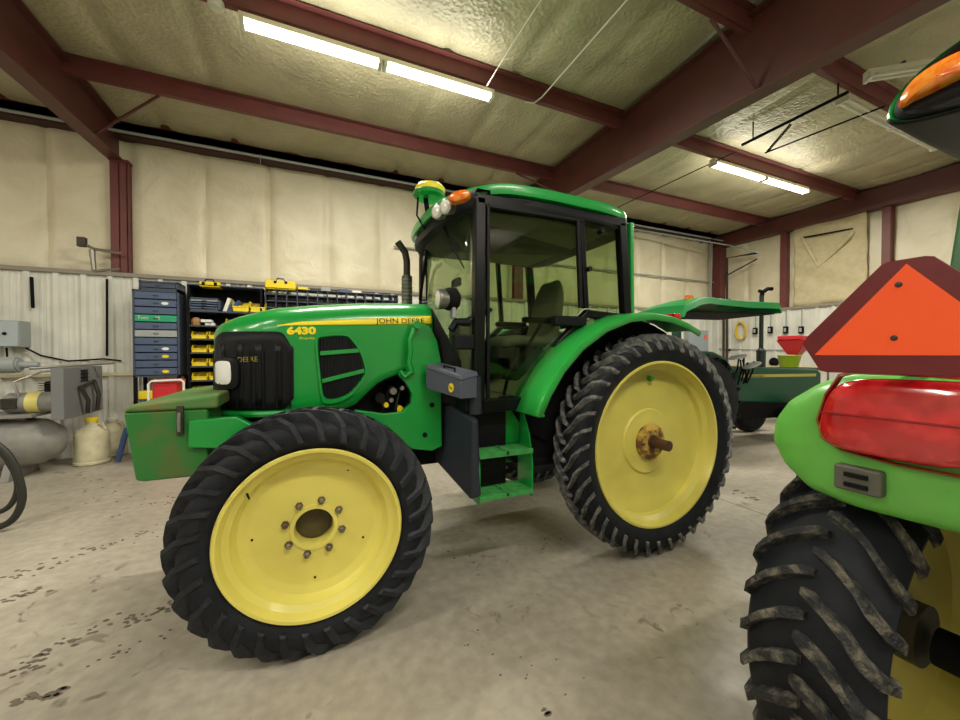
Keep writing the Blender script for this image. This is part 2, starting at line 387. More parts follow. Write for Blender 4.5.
rod('ceiling_conduit', [pz(525, 102, 4.94), pz(534, 103, 4.94), pz(542, 97, 4.94), pz(585, 48, 4.94), pz(627, 0, 4.94), pz(650, -30, 4.94)], .009, M_white, 'thin white conduit crossing the ceiling right of the nearest lit fixture', 'pipe')
# door track and spring at the upper right
z = 4.85
TK = thing('door_track', 'hanging door track of thin black bars at the upper right', 'track', tuple(pz(800, 118, z)))
MB().tube([pz(742, 145, z), pz(848, 92, z)], .022, 8).build('upper_bar', M_mattb, TK)
MB().tube([pz(765, 153, z), pz(885, 106, z)], .013, 8).build('lower_bar', M_mattb, TK)
for (u, v) in ((753, 140), (838, 97)):
    p = pz(u, v, z); MB().tube([p, (p.x, p.y, 5.13)], .01, 6).build('hanger', M_mattb, TK)
a = pz(767, 152, z); b = pz(791, 124, z); pts = []; ax = (b-a); 
for i in range(161):
    t = i/160; ang = t*2*pi*20
    pts.append(a + ax*t + Vector((.02*cos(ang), 0, .02*sin(ang))))
rod('extension_spring', pts, .006, M_mattb, 'black coil spring between the two track bars', 'spring', n=5)
rod('hanging_rod', [pz(612, 210, 4.9), pz(735, 152, 4.9)], .009, M_mattb, 'thin dark rod crossing the ceiling right of the cab', 'rod')
rod('hanging_rod', [pz(700, 243, 4.75), pz(846, 196, 4.75)], .012, M_mattb, 'thin dark rod in front of the far end wall', 'rod')

# ---------------------------------------------------------------- strip lights
def strip_light(x0, x1, y, z, lit, lab, tubes=2, grp=None):
    t = thing('strip_light', lab, 'light fixture', ((x0+x1)/2, y, z), 0, grp)
    MB().box((x0, y-.05, z-.0), (x1, y+.05, z+.055)).build('housing', M_fix, t, bevel=.004, smooth=0)
    for q in (.15, .85): MB().box((x0+(x1-x0)*q-.015, y-.02, z+.05), (x0+(x1-x0)*q+.015, y+.02, 5.0)).build('hanger', M_dsteel, t, smooth=0)
    n = 2; L = (x1-x0)/n
    for i in range(n):
        a = x0+i*L+.03; b = x0+(i+1)*L-.03
        for s in (-1, 1):
            MB().lathe([(a, .012), (a, .019), (b, .019), (b, .012)], (0, y+s*.04, z-.035), 'X', 12).build('tube', M_tube if lit else M_white, t)
        for e in (a, b): MB().box((e-.02, y-.07, z-.06), (e+.02, y+.07, z+.005)).build('socket', M_white, t, bevel=.004, smooth=0)
    if lit:
        ld = bpy.data.lights.new('tube_light', 'AREA'); ld.shape = 'RECTANGLE'; ld.size = (x1-x0)-.1; ld.size_y = .1; ld.energy = LAMP_POWER*(x1-x0)/2.6*lit; ld.color = LAMP_COLOR
        lo = bpy.data.objects.new('tube_light', ld); col.objects.link(lo); lo.parent = t; lo.location = (0, 0, -.062)
        # a bare tube also lights the ceiling beside it
        ld2 = bpy.data.lights.new('tube_uplight', 'AREA'); ld2.shape = 'RECTANGLE'; ld2.size = (x1-x0)-.1; ld2.size_y = .05; ld2.energy = ld.energy*.07; ld2.color = LAMP_COLOR
        for s in (-1, 1):
            lo = bpy.data.objects.new('tube_uplight', ld2); col.objects.link(lo); lo.parent = t; lo.location = (0, s*.08, -.01); lo.rotation_euler = (s*rad(110), 0, 0)
    return t
strip_light(-.66, 2.16, 4.5, 4.9, 1.7, 'long lit strip light at the upper left, nearest of the lit ones')
strip_light(6.4, 9.3, 4.5, 4.9, 1.5, 'lit strip light far off right of the deep rafter')
strip_light(6.35, 9.25, 2.7, 4.9, 0, 'unlit strip light along the purlin above the black track bars')
strip_light(5.85, 8.25, 1.62, 4.9, 0, 'unlit strip light just left of the amber lamp').rotation_euler = (0, 0, rad(-39))
tag(MB().lathe([(4.93, .05), (4.95, .07), (5.0, .07), (5.02, .03)], (-.85, 4.5, 0), 'Z', 24).build('ceiling_disc', M_white), 'round white box beside the left end of the nearest lit fixture', 'junction box')
for (x, y, lab) in ((-3.4, .8, 'left of the camera'), (1.2, -1.05, 'just behind the camera'), (-3.4, -2.9, 'behind and left of the camera'), (3.6, -4.75, 'near the front wall'), (8., -1.05, 'behind the near tractor'), (-7.5, 2.65, 'far left of the view')):
    strip_light(x-1.4, x+1.4, y, 4.9, 1.25, 'lit strip light on the ceiling, the one ' + lab, grp='strip lights outside the view')

# ================================================================ WHEELS
def tire(name, c, R, w, rr, nl, heading, parent, lug_h=.035, lug_w=.034, lm=None, cw=.5, deep=0):
    """axis along Y; heading +1/-1: travel towards +X or -X"""
    b = w/2; Rc = R-lug_h
    prof = [(-b*.72, rr-.005), (-b*.80, rr+.012), (-b*.97, rr+(Rc-rr)*.35), (-b*1.0, rr+(Rc-rr)*.55), (-b*.95, Rc-.045), (-b*.82, Rc-.018), (-b*.45, Rc-.004), (0, Rc)]
    prof = prof + [(-a, r) for a, r in prof[-2::-1]]
    o = MB().lathe(prof, c, 'Y', 96, cap=False).build(name, M_tire, parent, smooth=50)
    def rs(y):   # carcass surface radius at |y|
        y = abs(y)/b
        t = [(0, Rc), (.45, Rc-.004), (.82, Rc-.018), (.95, Rc-.045), (1.0, rr+(Rc-rr)*.55)]
        for (a0, r0), (a1, r1) in zip(t, t[1:]):
            if y <= a1: return r0+(r1-r0)*(y-a0)/(a1-a0)
        return t[-1][1]
    mb = MB(); pitch = 2*pi/nl
    path = [(-.06, 0, 1), (.1, .05, 1), (.35, .2, 1), (.6, .42, 1), (.8, .68, .98), (.93, .9, .9), (1.03, 1.05, .45)]
    for s in (-1, 1):
        for k in range(nl):
            ph0 = k*pitch + (pitch/2 if s > 0 else 0)
            vs = []
            for q, (yy, dphi, hh) in enumerate(path):
                y = s*b*yy; ph = ph0 + heading*dphi*pitch*cw*3.0*(1)   # outer end trails
                ang = lambda p: pi - p if heading > 0 else p
                sr = rs(min(abs(yy), .97)*b)-.006
                if q >= 5: sr = rs(b*.95) - (.0 if q == 5 else .05+deep)
                top = (R - .012*(min(abs(yy), 1))**2) if q < 5 else (Rc-.015 if q == 5 else Rc-.085-deep)
                wd = lug_w*(1 if q < 5 else 1.25)
                if q == 0: top -= .012; wd *= .7
                yo = 0
                for (dr, dp, ww) in ((sr, -1, 1.35), (sr, 1, 1.35), (top, 1, .85), (top, -1, .85)):
                    p = ph + dp*wd*ww*.5/R
                    # phi measured so that the top moves towards heading
                    yv = y + (s*.012 if (q >= 5 and dr == top) else 0)
                    vs.append((c[0]+dr*cos(p), c[1]+yv, c[2]+dr*sin(p)))
            n = len(path); fs = [(0, 1, 2, 3), ((n-1)*4+3, (n-1)*4+2, (n-1)*4+1, (n-1)*4)]
            for i in range(n-1):
                for e in range(4): fs.append((i*4+e, i*4+(e+1) % 4, (i+1)*4+(e+1) % 4, (i+1)*4+e))
            mb.add(vs, fs)
    mb.build('tread_lugs', lm or M_lug, o, smooth=30, bevel=0)
    return o
def ring(mb, c, prof, n=64): mb.lathe(prof, c, 'Y', n)
def rear_rim(name, c, rr, w, side, parent, m, hub=True):
    # side = -1: outer face towards -Y
    s = side; b = w/2*.78
    P = [(s*b, rr+.018), (s*(b+.008), rr+.014), (s*(b+.008), rr), (s*(b-.02), rr-.012), (s*(b-.05), rr-.02), (s*(b-.075), rr-.05), (s*(b-.11), rr-.06),
         (s*(b-.125), rr-.10), (s*(b-.13), rr-.2), (s*(b-.135), rr*.42), (s*(b-.12), rr*.40), (s*(b-.12), rr*.3), (s*(b-.115), rr*.28), (s*(b-.115), .0)]
    B = [(-s*b, rr+.018), (-s*(b+.008), rr+.01), (-s*b, rr-.01), (-s*(b-.05), rr-.03), (s*(b-.16), rr-.07), (s*(b-.15), .0)]
    mb = MB(); mb.lathe(P, c, 'Y', 96, cap=False); mb.lathe(B, c, 'Y', 96, cap=False)
    return mb.build(name, m, parent, smooth=28)

TX, TY = 2.45, 3.10                                # rear axle centre of the big tractor
T = thing('tractor', 'big green tractor with yellow wheels and a glass cab, 6430 on its hood', 'tractor', (TX, TY, 0))
RR, RW, RC = .855, .275, (2.45, 2.215, .855)
rim = rear_rim('rear_wheel', RC, .625, RW, -1, T, M_yel)
ti = tire('tire', RC, RR, RW, .637, 40, -1, rim, lug_w=.024)
hy = RC[1]-.117+.115-.0
mb = MB(); yd = RC[1]-(RW/2*.78-.115)               # face of the disc
mb.lathe([(yd+.01, .145), (yd-.022, .142), (yd-.032, .125), (yd-.035, .06)], (RC[0], 0, RC[2]), 'Y', 40)
mb.build('hub', M_rust, rim, smooth=30)
for k in range(10):
    a = 2*pi*k/10; x = RC[0]+.1*cos(a); zz = RC[2]+.1*sin(a)
    MB().lathe([(yd-.05, .0), (yd-.05, .011), (yd-.035, .015), (yd-.02, .015)], (x, 0, zz), 'Y', 6).build('hub_bolt', M_rust, rim, smooth=20)
MB().lathe([(yd-.19, 0), (yd-.19, .026), (yd-.185, .04), (yd-.045, .04), (yd-.045, .055), (yd-.02, .055)], (RC[0], 0, RC[2]), 'Y', 24).build('axle_shaft', M_rust2, rim)
MB().lathe([(yd-.03, 0), (yd-.03, .015), (yd+.01, .022)], (2.45, 0, RC[2]+.5), 'Y', 12).build('valve_plug', M_greend, rim)
M_bolt = mat('wheel_bolt_steel', '#7a7364', .5, metal=.4, hex2='#5a4b38', vscale=30)
# front wheel
FC = (0, 2.20, .633)
FR, FW, FRR = .633, .27, .425
mb = MB(); b = .12; c = FC
P = [(-b, FRR+.016), (-b-.008, FRR+.01), (-b-.006, FRR-.004), (-b+.02, FRR-.016), (-b+.035, FRR-.022), (-b+.055, FRR-.05), (-b+.075, FRR-.055), (-b+.105, FRR-.075), (-b+.118, FRR-.11), (-b+.12, .3), (-b+.112, .2), (-b+.108, .122), (-b+.1, .118), (-b+.1, .098), (-b+.115, .094), (-b+.2, .094)]
B = [(b, FRR+.016), (b+.008, FRR), (b-.02, FRR-.02), (-b+.15, FRR-.08), (-b+.14, .2), (-b+.2, .096)]
mb.lathe(P, c, 'Y', 96); 
m2 = MB(); 
fw = None
vs = mb
def nocap_lathe(mb, prof, c, n=96):
    o = len(mb.v)
    for a, r in prof:
        for k in range(n): mb.v.append((c[0]+r*cos(2*pi*k/n), c[1]+a, c[2]+r*sin(2*pi*k/n)))
    for i in range(len(prof)-1):
        for k in range(n): mb.f.append((o+i*n+k, o+i*n+(k+1) % n, o+(i+1)*n+(k+1) % n, o+(i+1)*n+k))
mb = MB(); nocap_lathe(mb, P, c); nocap_lathe(mb, B, c)
fw = mb.build('front_wheel', M_yel, T, smooth=28)
tire('tire', FC, FR, FW, FRR+.01, 30, -1, fw, lug_h=.042, lug_w=.028, lm=M_flug, deep=.02, cw=.62)
MB().lathe([(FC[1]+.06, .0), (FC[1]+.06, .09), (FC[1]+.1, .09)], (FC[0], 0, FC[2]), 'Y', 32).build('hub', mat('hub_dark', '#4d4420', .6, var=.5), fw)
for k in range(8):
    a = rad(22.5+45*k+8); x = FC[0]+.142*cos(a); zz = FC[2]+.142*sin(a); yb = FC[1]-.12+.112
    bo = MB().lathe([(yb, .021), (yb-.006, .021), (yb-.006, .017), (yb-.028, .0155), (yb-.033, .008), (yb-.03, 0)], (x, 0, zz), 'Y', 6).build('wheel_bolt', M_bolt, fw, smooth=20)
for (uu, vv) in ((348, 470), (363, 537), (315, 577), (252, 540)):
    p = py(uu, vv, FC[1]-.12+.118)
    MB().lathe([(p.y-.006, 0), (p.y-.006, .005), (p.y, .006)], (p.x, 0, p.z), 'Y', 10).build('rim_hole', M_mattb, fw)
p = py(247, 494, FC[1]-.07)
MB().tube([p+Vector((-.02, .03, .02)), p, p+Vector((.012, -.02, -.02))], [.008, .006, .004], 8).build('valve_stem', M_mattb, fw)
# far-side wheels: turned copies
def spin(c2):   # 180 deg about the vertical through the tractor axis keeps the wheel form, faces outward
    return Matrix.Translation((c2[0], c2[1], 0)) @ Matrix.Rotation(pi, 4, 'Z') @ Matrix.Translation((-c2[0], -c2[1], 0))
dup(rim, spin((RC[0]-TX, 0)))
dup(fw, spin((FC[0]-TX, 0)))

# ---------------------------------------------------------------- axles, chassis, engine
mb = MB()
mb.tube([(TX, 2.36, RC[2]), (TX, 2.6, RC[2]), (TX, 3.6, RC[2]), (TX, 3.86, RC[2])], [.07, .11, .11, .07], 20)
mb.box((1.1, 2.86, .62), (2.75, 3.34, 1.12)); mb.box((2.0, 2.78, .6), (2.75, 3.42, 1.2))
mb.build('transmission_case', M_greend, T, bevel=.02)
mb = MB(); mb.box((-.6, 2.82, .82), (1.1, 2.93, 1.06)); mb.box((-.6, 3.27, .82), (1.1, 3.38, 1.06)); mb.box((-.62, 2.8, .86), (-.45, 3.4, 1.1))
mb.build('front_frame', M_green, T, bevel=.012)
mb = MB(); mb.tube([(.01, 2.34, .645), (.01, 2.55, .66), (.01, 3.65, .66), (.01, 3.86, .645)], [.1, .075, .075, .1], 18); mb.box((-.13, 2.9, .55), (.15, 3.3, .83))
mb.build('front_axle', M_greend, T, bevel=.01)
eng = MB().box((-.05, 2.84, 1.0), (1.0, 3.36, 1.5)).box((.3, 2.82, .7), (1.0, 3.38, 1.0)).build('engine_block', M_mattb, T, bevel=.02)
mb = MB()
for k in range(5): mb.tube([(.42+.1*k, 2.86, 1.05), (.45+.09*k, 2.76, 1.12+.03*(k % 2)), (.5+.08*k, 2.77, 1.3), (.47+.09*k, 2.86, 1.42)], .013, 8)
mb.build('engine_hoses', M_blackg, eng)
def engp(u, v): return py(u, v, 2.76)
for nm, (u, v), r_, m_ in (('alternator', (393, 391), .03, M_steel), ('filler_cap', (400, 409), .024, M_yel2), ('filter_cap', (386, 405), .02, M_yel2), ('oil_filter', (380, 398), .04, M_black), ('fitting', (402, 388), .016, M_white), ('belt_pulley', (391, 400), .018, M_steel)):
    p = engp(u, v); MB().lathe([(p.y-.02, 0), (p.y-.02, r_*.8), (p.y-.01, r_), (p.y+.12, r_)], (p.x, 0, p.z), 'Y', 18).build(nm, m_, eng)

# ---------------------------------------------------------------- hood
HC = 3.08
def hw(x):      # half width of the hood
    if x > -.08: return .38 + .015*min(1, (x+.08)/.8)
    t = min(1, (-.08-x)/.52); return .38*max(0, (1-t**2.3))**(1/2.3)
def ht(x):      # crown height, from the outline in the photograph
    K = [(-.61, 1.69), (-.56, 1.745), (-.45, 1.795), (-.25, 1.855), (0, 1.89), (.3, 1.92), (.6, 1.935), (.85, 1.94)]
    if x <= K[0][0]: return K[0][1]
    for (a, p), (b_, q) in zip(K, K[1:]):
        if x <= b_:
            return p+(q-p)*(x-a)/(b_-a)
    return K[-1][1]
NE = 3.2
def hzm(x): return ht(x)-.22
def hy_(x, z):   # world Y of the near side at x, z
    w_ = hw(x); zm = hzm(x)
    if z <= zm: return HC-w_
    s = min(1, (z-zm)/(ht(x)-zm))**(NE/2)
    return HC - w_*max(0, sqrt(max(0, 1-s*s)))**(2/NE)
def hb(x):       # lower edge of the hood side
    K = [(-.61, 1.17), (-.1, 1.16), (.12, 1.17), (.25, 1.2), (.33, 1.28), (.42, 1.36), (.55, 1.41), (.7, 1.44), (.85, 1.46)]
    for (a, p), (b_, q) in zip(K, K[1:]):
        if x <= b_: return p+(q-p)*max(0, (x-a))/(b_-a)
    return K[-1][1]
xs = [-.6+.52*(1-cos(pi/2*i/14)) for i in range(15)] + [-.08+.88*i/18 for i in range(1, 19)]
rows = []
for x in xs:
    r = []; zm = hzm(x); bz = hb(x); ww = max(hw(x), .004)
    for q in range(6): r.append((x, HC-ww, bz+(zm-bz)*q/6))
    for q in range(25):
        a = pi*q/24; cx = cos(a); sx_ = sin(a)
        r.append((x, HC-ww*math.copysign(abs(cx)**(2/NE), cx), zm+(ht(x)-zm)*abs(sx_)**(2/NE)))
    for q in range(5, -1, -1): r.append((x, HC+ww, bz+(zm-bz)*q/6))
    rows.append(r)
hood = MB().grid(rows).build('hood', M_green, T, solid=.012, smooth=50)
def patch(name, m, parent, outline, off, x0, x1, zlo, zhi, nx=24, nz=8, solid=.004):
    """piece lying on the hood side between two height curves"""
    rows = []
    for i in range(nx+1):
        x = x0+(x1-x0)*i/nx; a = zlo(x); b_ = zhi(x)
        rows.append([(x, hy_(x, a+(b_-a)*k/nz)-off, a+(b_-a)*k/nz) for k in range(nz+1)])
    return MB().grid(rows).build(name, m, parent, solid=solid, smooth=50)
def sm(t): t = max(0, min(1, t)); return t*t*(3-2*t)
# stripe
p0 = py(277, 325, 2.7); p1 = py(430, 316, 2.7); p2 = py(430, 325.5, 2.7)
st = patch('yellow_stripe', M_stripe, hood, None, .008, p0.x, .79, lambda x: 1.728+(x-p0.x)/(.79-p0.x)*.04, lambda x: 1.733+(x-p0.x)/(.79-p0.x)*.08 + .014*sm((x-p0.x)/.15), 40, 4, .003)
onh = lambda off: (lambda p, zz: Vector((p.x, hy_(p.x, p.z)-off-zz, p.z)))
text('maker_lettering', 'JOHN DEERE', .05, M_mattb, hood, (.40, 2.7, 1.762), (1, 0, .03), (-.03, 0, 1), ext=.0006, sx=1.18, fix=onh(.012))
text('model_number', '6430', .062, M_stripe, hood, (-.15, 2.7, 1.676), (1, 0, .035), (-.05, 0, 1), ext=.0008, sx=1.35, bold=.0035, fix=onh(.008))
text('series_lettering', 'Premium', .024, M_stripe, hood, (-.08, 2.7, 1.642), (1, 0, .06), (-.05, 0, 1), ext=.0006, sx=1.35, fix=onh(.008))
# grille
gr = patch('grille', M_grille, T, None, .012, -.598, -.115, lambda x: 1.2+.07*sm((x+.19)/.08)**2, lambda x: min(ht(x)-.075, 1.69) - .1*sm((x+.21)/.095)**2, 30, 8, .006)
for i in range(7):
    x = -.585+i*.075 if i else -.592
    r = [(x, hy_(x, z_)-.02, z_) for z_ in [1.21+.06*k for k in range(7)]]
    MB().tube(r, .0075, 6).build('grille_rib', M_black, gr)
for i in range(4):
    x = -.53+i*.11
    mb = MB(); rws = []
    for dx in (-.02, .0, .02):
        rws.append([(x+dx, hy_(x+dx, z_)-.018, z_) for z_ in [1.23+.055*k for k in range(8)]])
    mb.grid(rws).build('grille_panel', M_black, gr, solid=.003)
text('grille_lettering', 'DEERE', .045, mat('faint_yellow', '#8f7f1e', .6), gr, (-.43, 2.7, 1.5), (1, 0, .03), (0, 0, 1), ext=.0006, sx=.9, fix=onh(.02))
# headlight in black bezel
def blob(name, m, parent, cx, cz, rx, rz, off, n=4, depth=.03, seg=20):
    rows = [[], [], []]
    for k, (sc_, o_) in enumerate(((1.0, 0), (.93, depth), (.6, depth*1.25))):
        rr_ = []
        for i in range(seg):
            a = 2*pi*i/seg; x = cx+sc_*rx*math.copysign(abs(cos(a))**(2/n), cos(a)); z_ = cz+sc_*rz*math.copysign(abs(sin(a))**(2/n), sin(a))
            x = max(x, -.597); rr_.append((x-o_*.5*(1 if x < -.3 else 0), hy_(x, z_)-off-o_, z_))
        rows[k] = rr_
    mb = MB(); mb.grid(rows, closeu=True); mb.f.append(tuple(len(mb.v)-seg+i for i in range(seg)))
    return mb.build(name, m, parent, smooth=40)
hl = blob('headlight', M_black, T, -.485, 1.43, .085, .105, .006, depth=.03)
blob('headlight_lens', M_lampw, hl, -.505, 1.435, .056, .078, .032, depth=.02)
# lower bumper lip of hood
mb = MB(); r = []
for i in range(24):
    x = -.6+i*.032; r.append((x, HC-max(hw(x), .01)-.005, 1.175))
mb.tube(r, .022, 8).build('hood_rim', M_green, hood)
# side vent
def vent_outline(g):
    pts = [py(u, v, 2.7) for u, v in ((316, 341), (322, 335), (345, 334), (353, 340), (361, 352), (366, 368), (364, 378), (352, 393), (340, 400), (328, 402), (322, 397), (319, 375))]
    c = sum(pts, Vector())/len(pts); return [c+(p-c)*g for p in pts], c
def smooth_loop(pts, n=4):
    out = []; N = len(pts)
    for i in range(N):
        p0, p1, p2, p3 = pts[i-1], pts[i], pts[(i+1) % N], pts[(i+2) % N]
        for k in range(n):
            t = k/n; out.append(.5*((2*p1)+(-p0+p2)*t+(2*p0-5*p1+4*p2-p3)*t*t+(-p0+3*p1-3*p2+p3)*t**3))
    return out
op, cc = vent_outline(1.05); op = smooth_loop(op)
ip = [cc+(p-cc)*.86 for p in op]
fx = lambda p, o_: Vector((p.x, hy_(p.x, p.z)-o_, p.z))
mb = MB(); mb.grid([[fx(p, .004) for p in op], [fx(cc+(p-cc)*.985, .026) for p in op], [fx(cc+(p-cc)*.9, .026) for p in op], [fx(ip[i], .008) for i in range(len(op))]], closeu=True)
vf = mb.build('side_vent', M_green, T, smooth=50)
mb = MB(); q = [fx(p, .011) for p in ip]; c3 = fx(cc, .012)
mb.add(q+[c3], [(i, (i+1) % len(q), len(q)) for i in range(len(q))]); mb.build('vent_screen', M_grille, vf)
mb = MB(); zt, zb_ = max(p.z for p in ip), min(p.z for p in ip); xa, xb = min(p.x for p in ip), max(p.x for p in ip)
k = 0
while xa+.012+k*.019 < xb-.01:
    x = xa+.012+k*.019
    zs = [p.z for i, p in enumerate(ip) if abs(p.x-x) < .02]
    if len(zs) >= 2:
        hi, lo = max(zs)-.005, min(zs)+.005
        if hi-lo > .03: mb.tube([(x, hy_(x, hi)-.013, hi), (x, hy_(x, lo)-.013, lo)], .0035, 5)
    k += 1
mb.build('vent_slats', M_black, vf)
for (ua, va, ub, vb) in ((320, 353.5, 359, 350.5), (322, 381, 364, 370.5)):
    a = py(ua, va, 2.7); b_ = py(ub, vb, 2.7)
    mb = MB(); mb.box((0, -.008, -.014), ((b_-a).length, .012, .014), Matrix.Translation((a.x, hy_(a.x, a.z)-.02, a.z)) @ Matrix.Rotation(-atan2(b_.z-a.z, b_.x-a.x), 4, 'Y'))
    mb.build('vent_bar', M_green, vf, bevel=.003)
# loader mount plate with its hose
def pxpoly(pts, y): return [py(u, v, y) for u, v in pts]
pl = MB().prism(pxpoly([(407, 372), (409, 345), (412, 328), (418, 322), (430, 326), (437, 340), (441, 360), (442, 446), (432, 451), (412, 449), (396, 436), (378, 424), (355, 417), (355, 410), (385, 414), (402, 412), (411, 404), (412, 394), (407, 384), (399, 376), (400, 371)], 2.62), (0, .05, 0)).build('loader_bracket', M_green, T, bevel=.006)
MB().tube([py(416, 325, 2.6), py(410, 340, 2.58), (py(411, 352, 2.58)), py(409, 362, 2.585), py(412, 372, 2.59), py(405, 377, 2.6), py(400, 371, 2.61)], [.02, .016, .015, .02, .022, .014, .016], 12).build('bracket_hose', M_green, pl)
MB().lathe([(2.56, 0), (2.56, .026), (2.6, .03), (2.62, .03)], (py(416, 325, 2.6).x, 0, py(416, 325, 2.6).z), 'Y', 16).build('pivot_pin', M_green, pl)
for uv in ((432, 405), (425, 435)):
    p = py(*uv, 2.615); MB().lathe([(p.y, 0), (p.y, .018), (p.y+.01, .018)], (p.x, 0, p.z), 'Y', 16).build('bracket_hole', M_mattb, pl)
# cowl behind the hood
MB().hexa([(.8, 2.69, 1.2), (.98, 2.5, 1.15), (.98, 3.66, 1.15), (.8, 3.47, 1.2), (.8, 2.7, 1.9), (.98, 2.55, 1.5), (.98, 3.6, 1.5), (.8, 3.46, 1.9)]).build('cowl', M_black, T, bevel=.02)
# ---------------------------------------------------------------- front weight box
wb = MB(); y0, y1 = 2.5, 3.6
a = [(-.89, 1.25), (-.845, .895), (-.81, .885), (-.53, .885), (-.53, 1.25)]
wbx = wb.prism([(x, y0, z_) for x, z_ in a], (0, y1-y0, 0)).build('front_toolbox', M_boxg, T, bevel=.012)
MB().hexa([(-.895, y0-.01, 1.25), (-.48, y0-.01, 1.25), (-.48, y1, 1.25), (-.895, y1, 1.25), (-.875, y0+.0, 1.285), (-.48, y0+.0, 1.33), (-.48, y1, 1.33), (-.875, y1, 1.285)]).build('box_lid', M_boxlid, wbx, bevel=.022, bseg=3)
lt = MB().box((-.665, y0-.02, 1.12), (-.635, y0-.0, 1.275)).build('latch', M_dsteel, wbx, bevel=.003)
MB().tube([(-.65, y0-.03, 1.24), (-.65, y0-.035, 1.2), (-.65, y0-.03, 1.14)], .009, 8).build('latch_lever', M_steel, lt)
MB().prism(pxpoly([(188, 421), (236, 417), (262, 430), (262, 450), (188, 448)], 2.47), (0, .06, 0)).build('bracket_arm', M_green, T, bevel=.008)
MB().box((-.56, 2.7, .95), (-.3, 2.86, 1.12)).box((-.56, 3.34, .95), (-.3, 3.5, 1.12)).build('front_support', M_greend, T, bevel=.01)

# ---------------------------------------------------------------- cab
CN, CFY = 2.36, 3.78      # near and far side planes
cabx0, cabx1 = 1.02, 2.34
def bar(mb, a, b, w_, d_):   # rectangular bar along a->b, width in X, depth in Y
    a = Vector(a); b = Vector(b); t = (b-a).normalized(); n = Vector((0, 1, 0)); s = t.cross(n).normalized()
    if s.length < .1: s = Vector((1, 0, 0)); n = Vector((0, 0, 1))
    vs = []
    for p in (a, b):
        for i, k in ((-1, -1), (1, -1), (1, 1), (-1, 1)): vs.append(p+s*(i*w_/2)+n*(k*d_/2))
    mb.hexa(vs)
cab = MB()
def side_frame(Y, far=False):
    mb = MB()
    A0 = (1.02, Y, 1.2); A1 = (1.03, Y, 2.6)
    bar(mb, A0, A1, .075, .07)                       # front pillar
    bar(mb, (2.33, Y, 1.84), (2.27, Y, 2.6), .075, .07)   # rear pillar
    bar(mb, (1.0, Y, 2.585), (2.3, Y, 2.6), .075, .07)    # top rail
    bar(mb, (1.92, Y, 1.9), (1.87, Y, 2.6), .045, .05)    # door hinge pillar
    bar(mb, (1.0, Y, 1.2), (1.4, Y, 1.2), .09, .07)       # sill
    bar(mb, (1.4, Y, 1.2), (1.66, Y, 1.62), .05, .07)
    bar(mb, (1.66, Y, 1.62), (1.95, Y, 1.88), .05, .07)
    bar(mb, (1.93, Y, 1.86), (2.35, Y, 1.84), .06, .07)
    return mb
cf = side_frame(CN).build('cab_frame', M_blackg, T, bevel=.01)
side_frame(CFY).build('far_side_frame', M_black, cf, bevel=.01)
mb = MB(); 
for (x, z_) in ((1.03, 2.58), (2.27, 2.6), (2.35, 1.84)): MB().box((x-.03, CN, z_-.03), (x+.03, CFY, z_+.03)).build('cross_rail', M_black, cf, bevel=.008)
def pane(name, pts, m, parent, th=.005, d=(0, .005, 0)): return MB().prism(pts, d).build(name, m, parent, smooth=0)
Yg = CN+.0
door = pane('door', [(1.05, Yg, 1.24), (1.39, Yg, 1.24), (1.65, Yg, 1.64), (1.9, Yg, 1.9), (1.86, Yg, 2.56), (1.06, Yg, 2.56)], M_glass, T)
pane('quarter_window', [(1.94, Yg, 1.9), (2.3, Yg, 1.88), (2.25, Yg, 2.56), (1.89, Yg, 2.56)], M_glass, T)
pane('far_side_window', [(1.05, CFY, 1.24), (1.39, CFY, 1.24), (1.65, CFY, 1.64), (2.3, CFY, 1.88), (2.25, CFY, 2.56), (1.06, CFY, 2.56)], M_glass, T)
# curved windshield and rear window
rows = []
for z_ in (1.24, 1.6, 2.0, 2.56):
    rows.append([(1.0-.09*sin(pi*k/12), CN+.02+(CFY-CN-.04)*k/12, z_) for k in range(13)])
MB().grid(rows).build('windshield', M_glassc, T, solid=.004)
rows = [[(xx, CN+.03, z_), (xx, CFY-.03, z_)] for xx, z_ in ((2.34, 1.87), (2.27, 2.56))]
MB().grid(rows).build('rear_window', M_glass, T, solid=.004, smooth=0)
# frame strip below windshield
MB().box((.93, CN, 1.16), (1.02, CFY, 1.26)).build('windshield_sill', M_black, T, bevel=.01)
# rubber / trim around the quarter window and door
mb = MB(); bar(mb, (1.085, CN-.02, 1.24), (1.085, CN-.02, 2.56), .022, .03); bar(mb, (1.07, CN-.02, 2.55), (1.88, CN-.02, 2.56), .03, .03); bar(mb, (1.86, CN-.02, 1.9), (1.83, CN-.02, 2.56), .03, .03)
mb.build('door_frame', M_black, door, bevel=.006)
dh = MB(); dh.box((1.6, CN-.075, 1.755), (1.88, CN-.0, 1.83)); dh.build('door_handle', M_black, door, bevel=.012)
MB().lathe([(CN-.05, 0), (CN-.05, .018), (CN, .02)], (1.93, 0, 2.2), 'Y', 12).build('door_hinge', M_black, door)
MB().lathe([(CN-.05, 0), (CN-.05, .018), (CN, .02)], (2.05, 0, 2.5), 'Y', 12).build('window_latch', M_black, door)
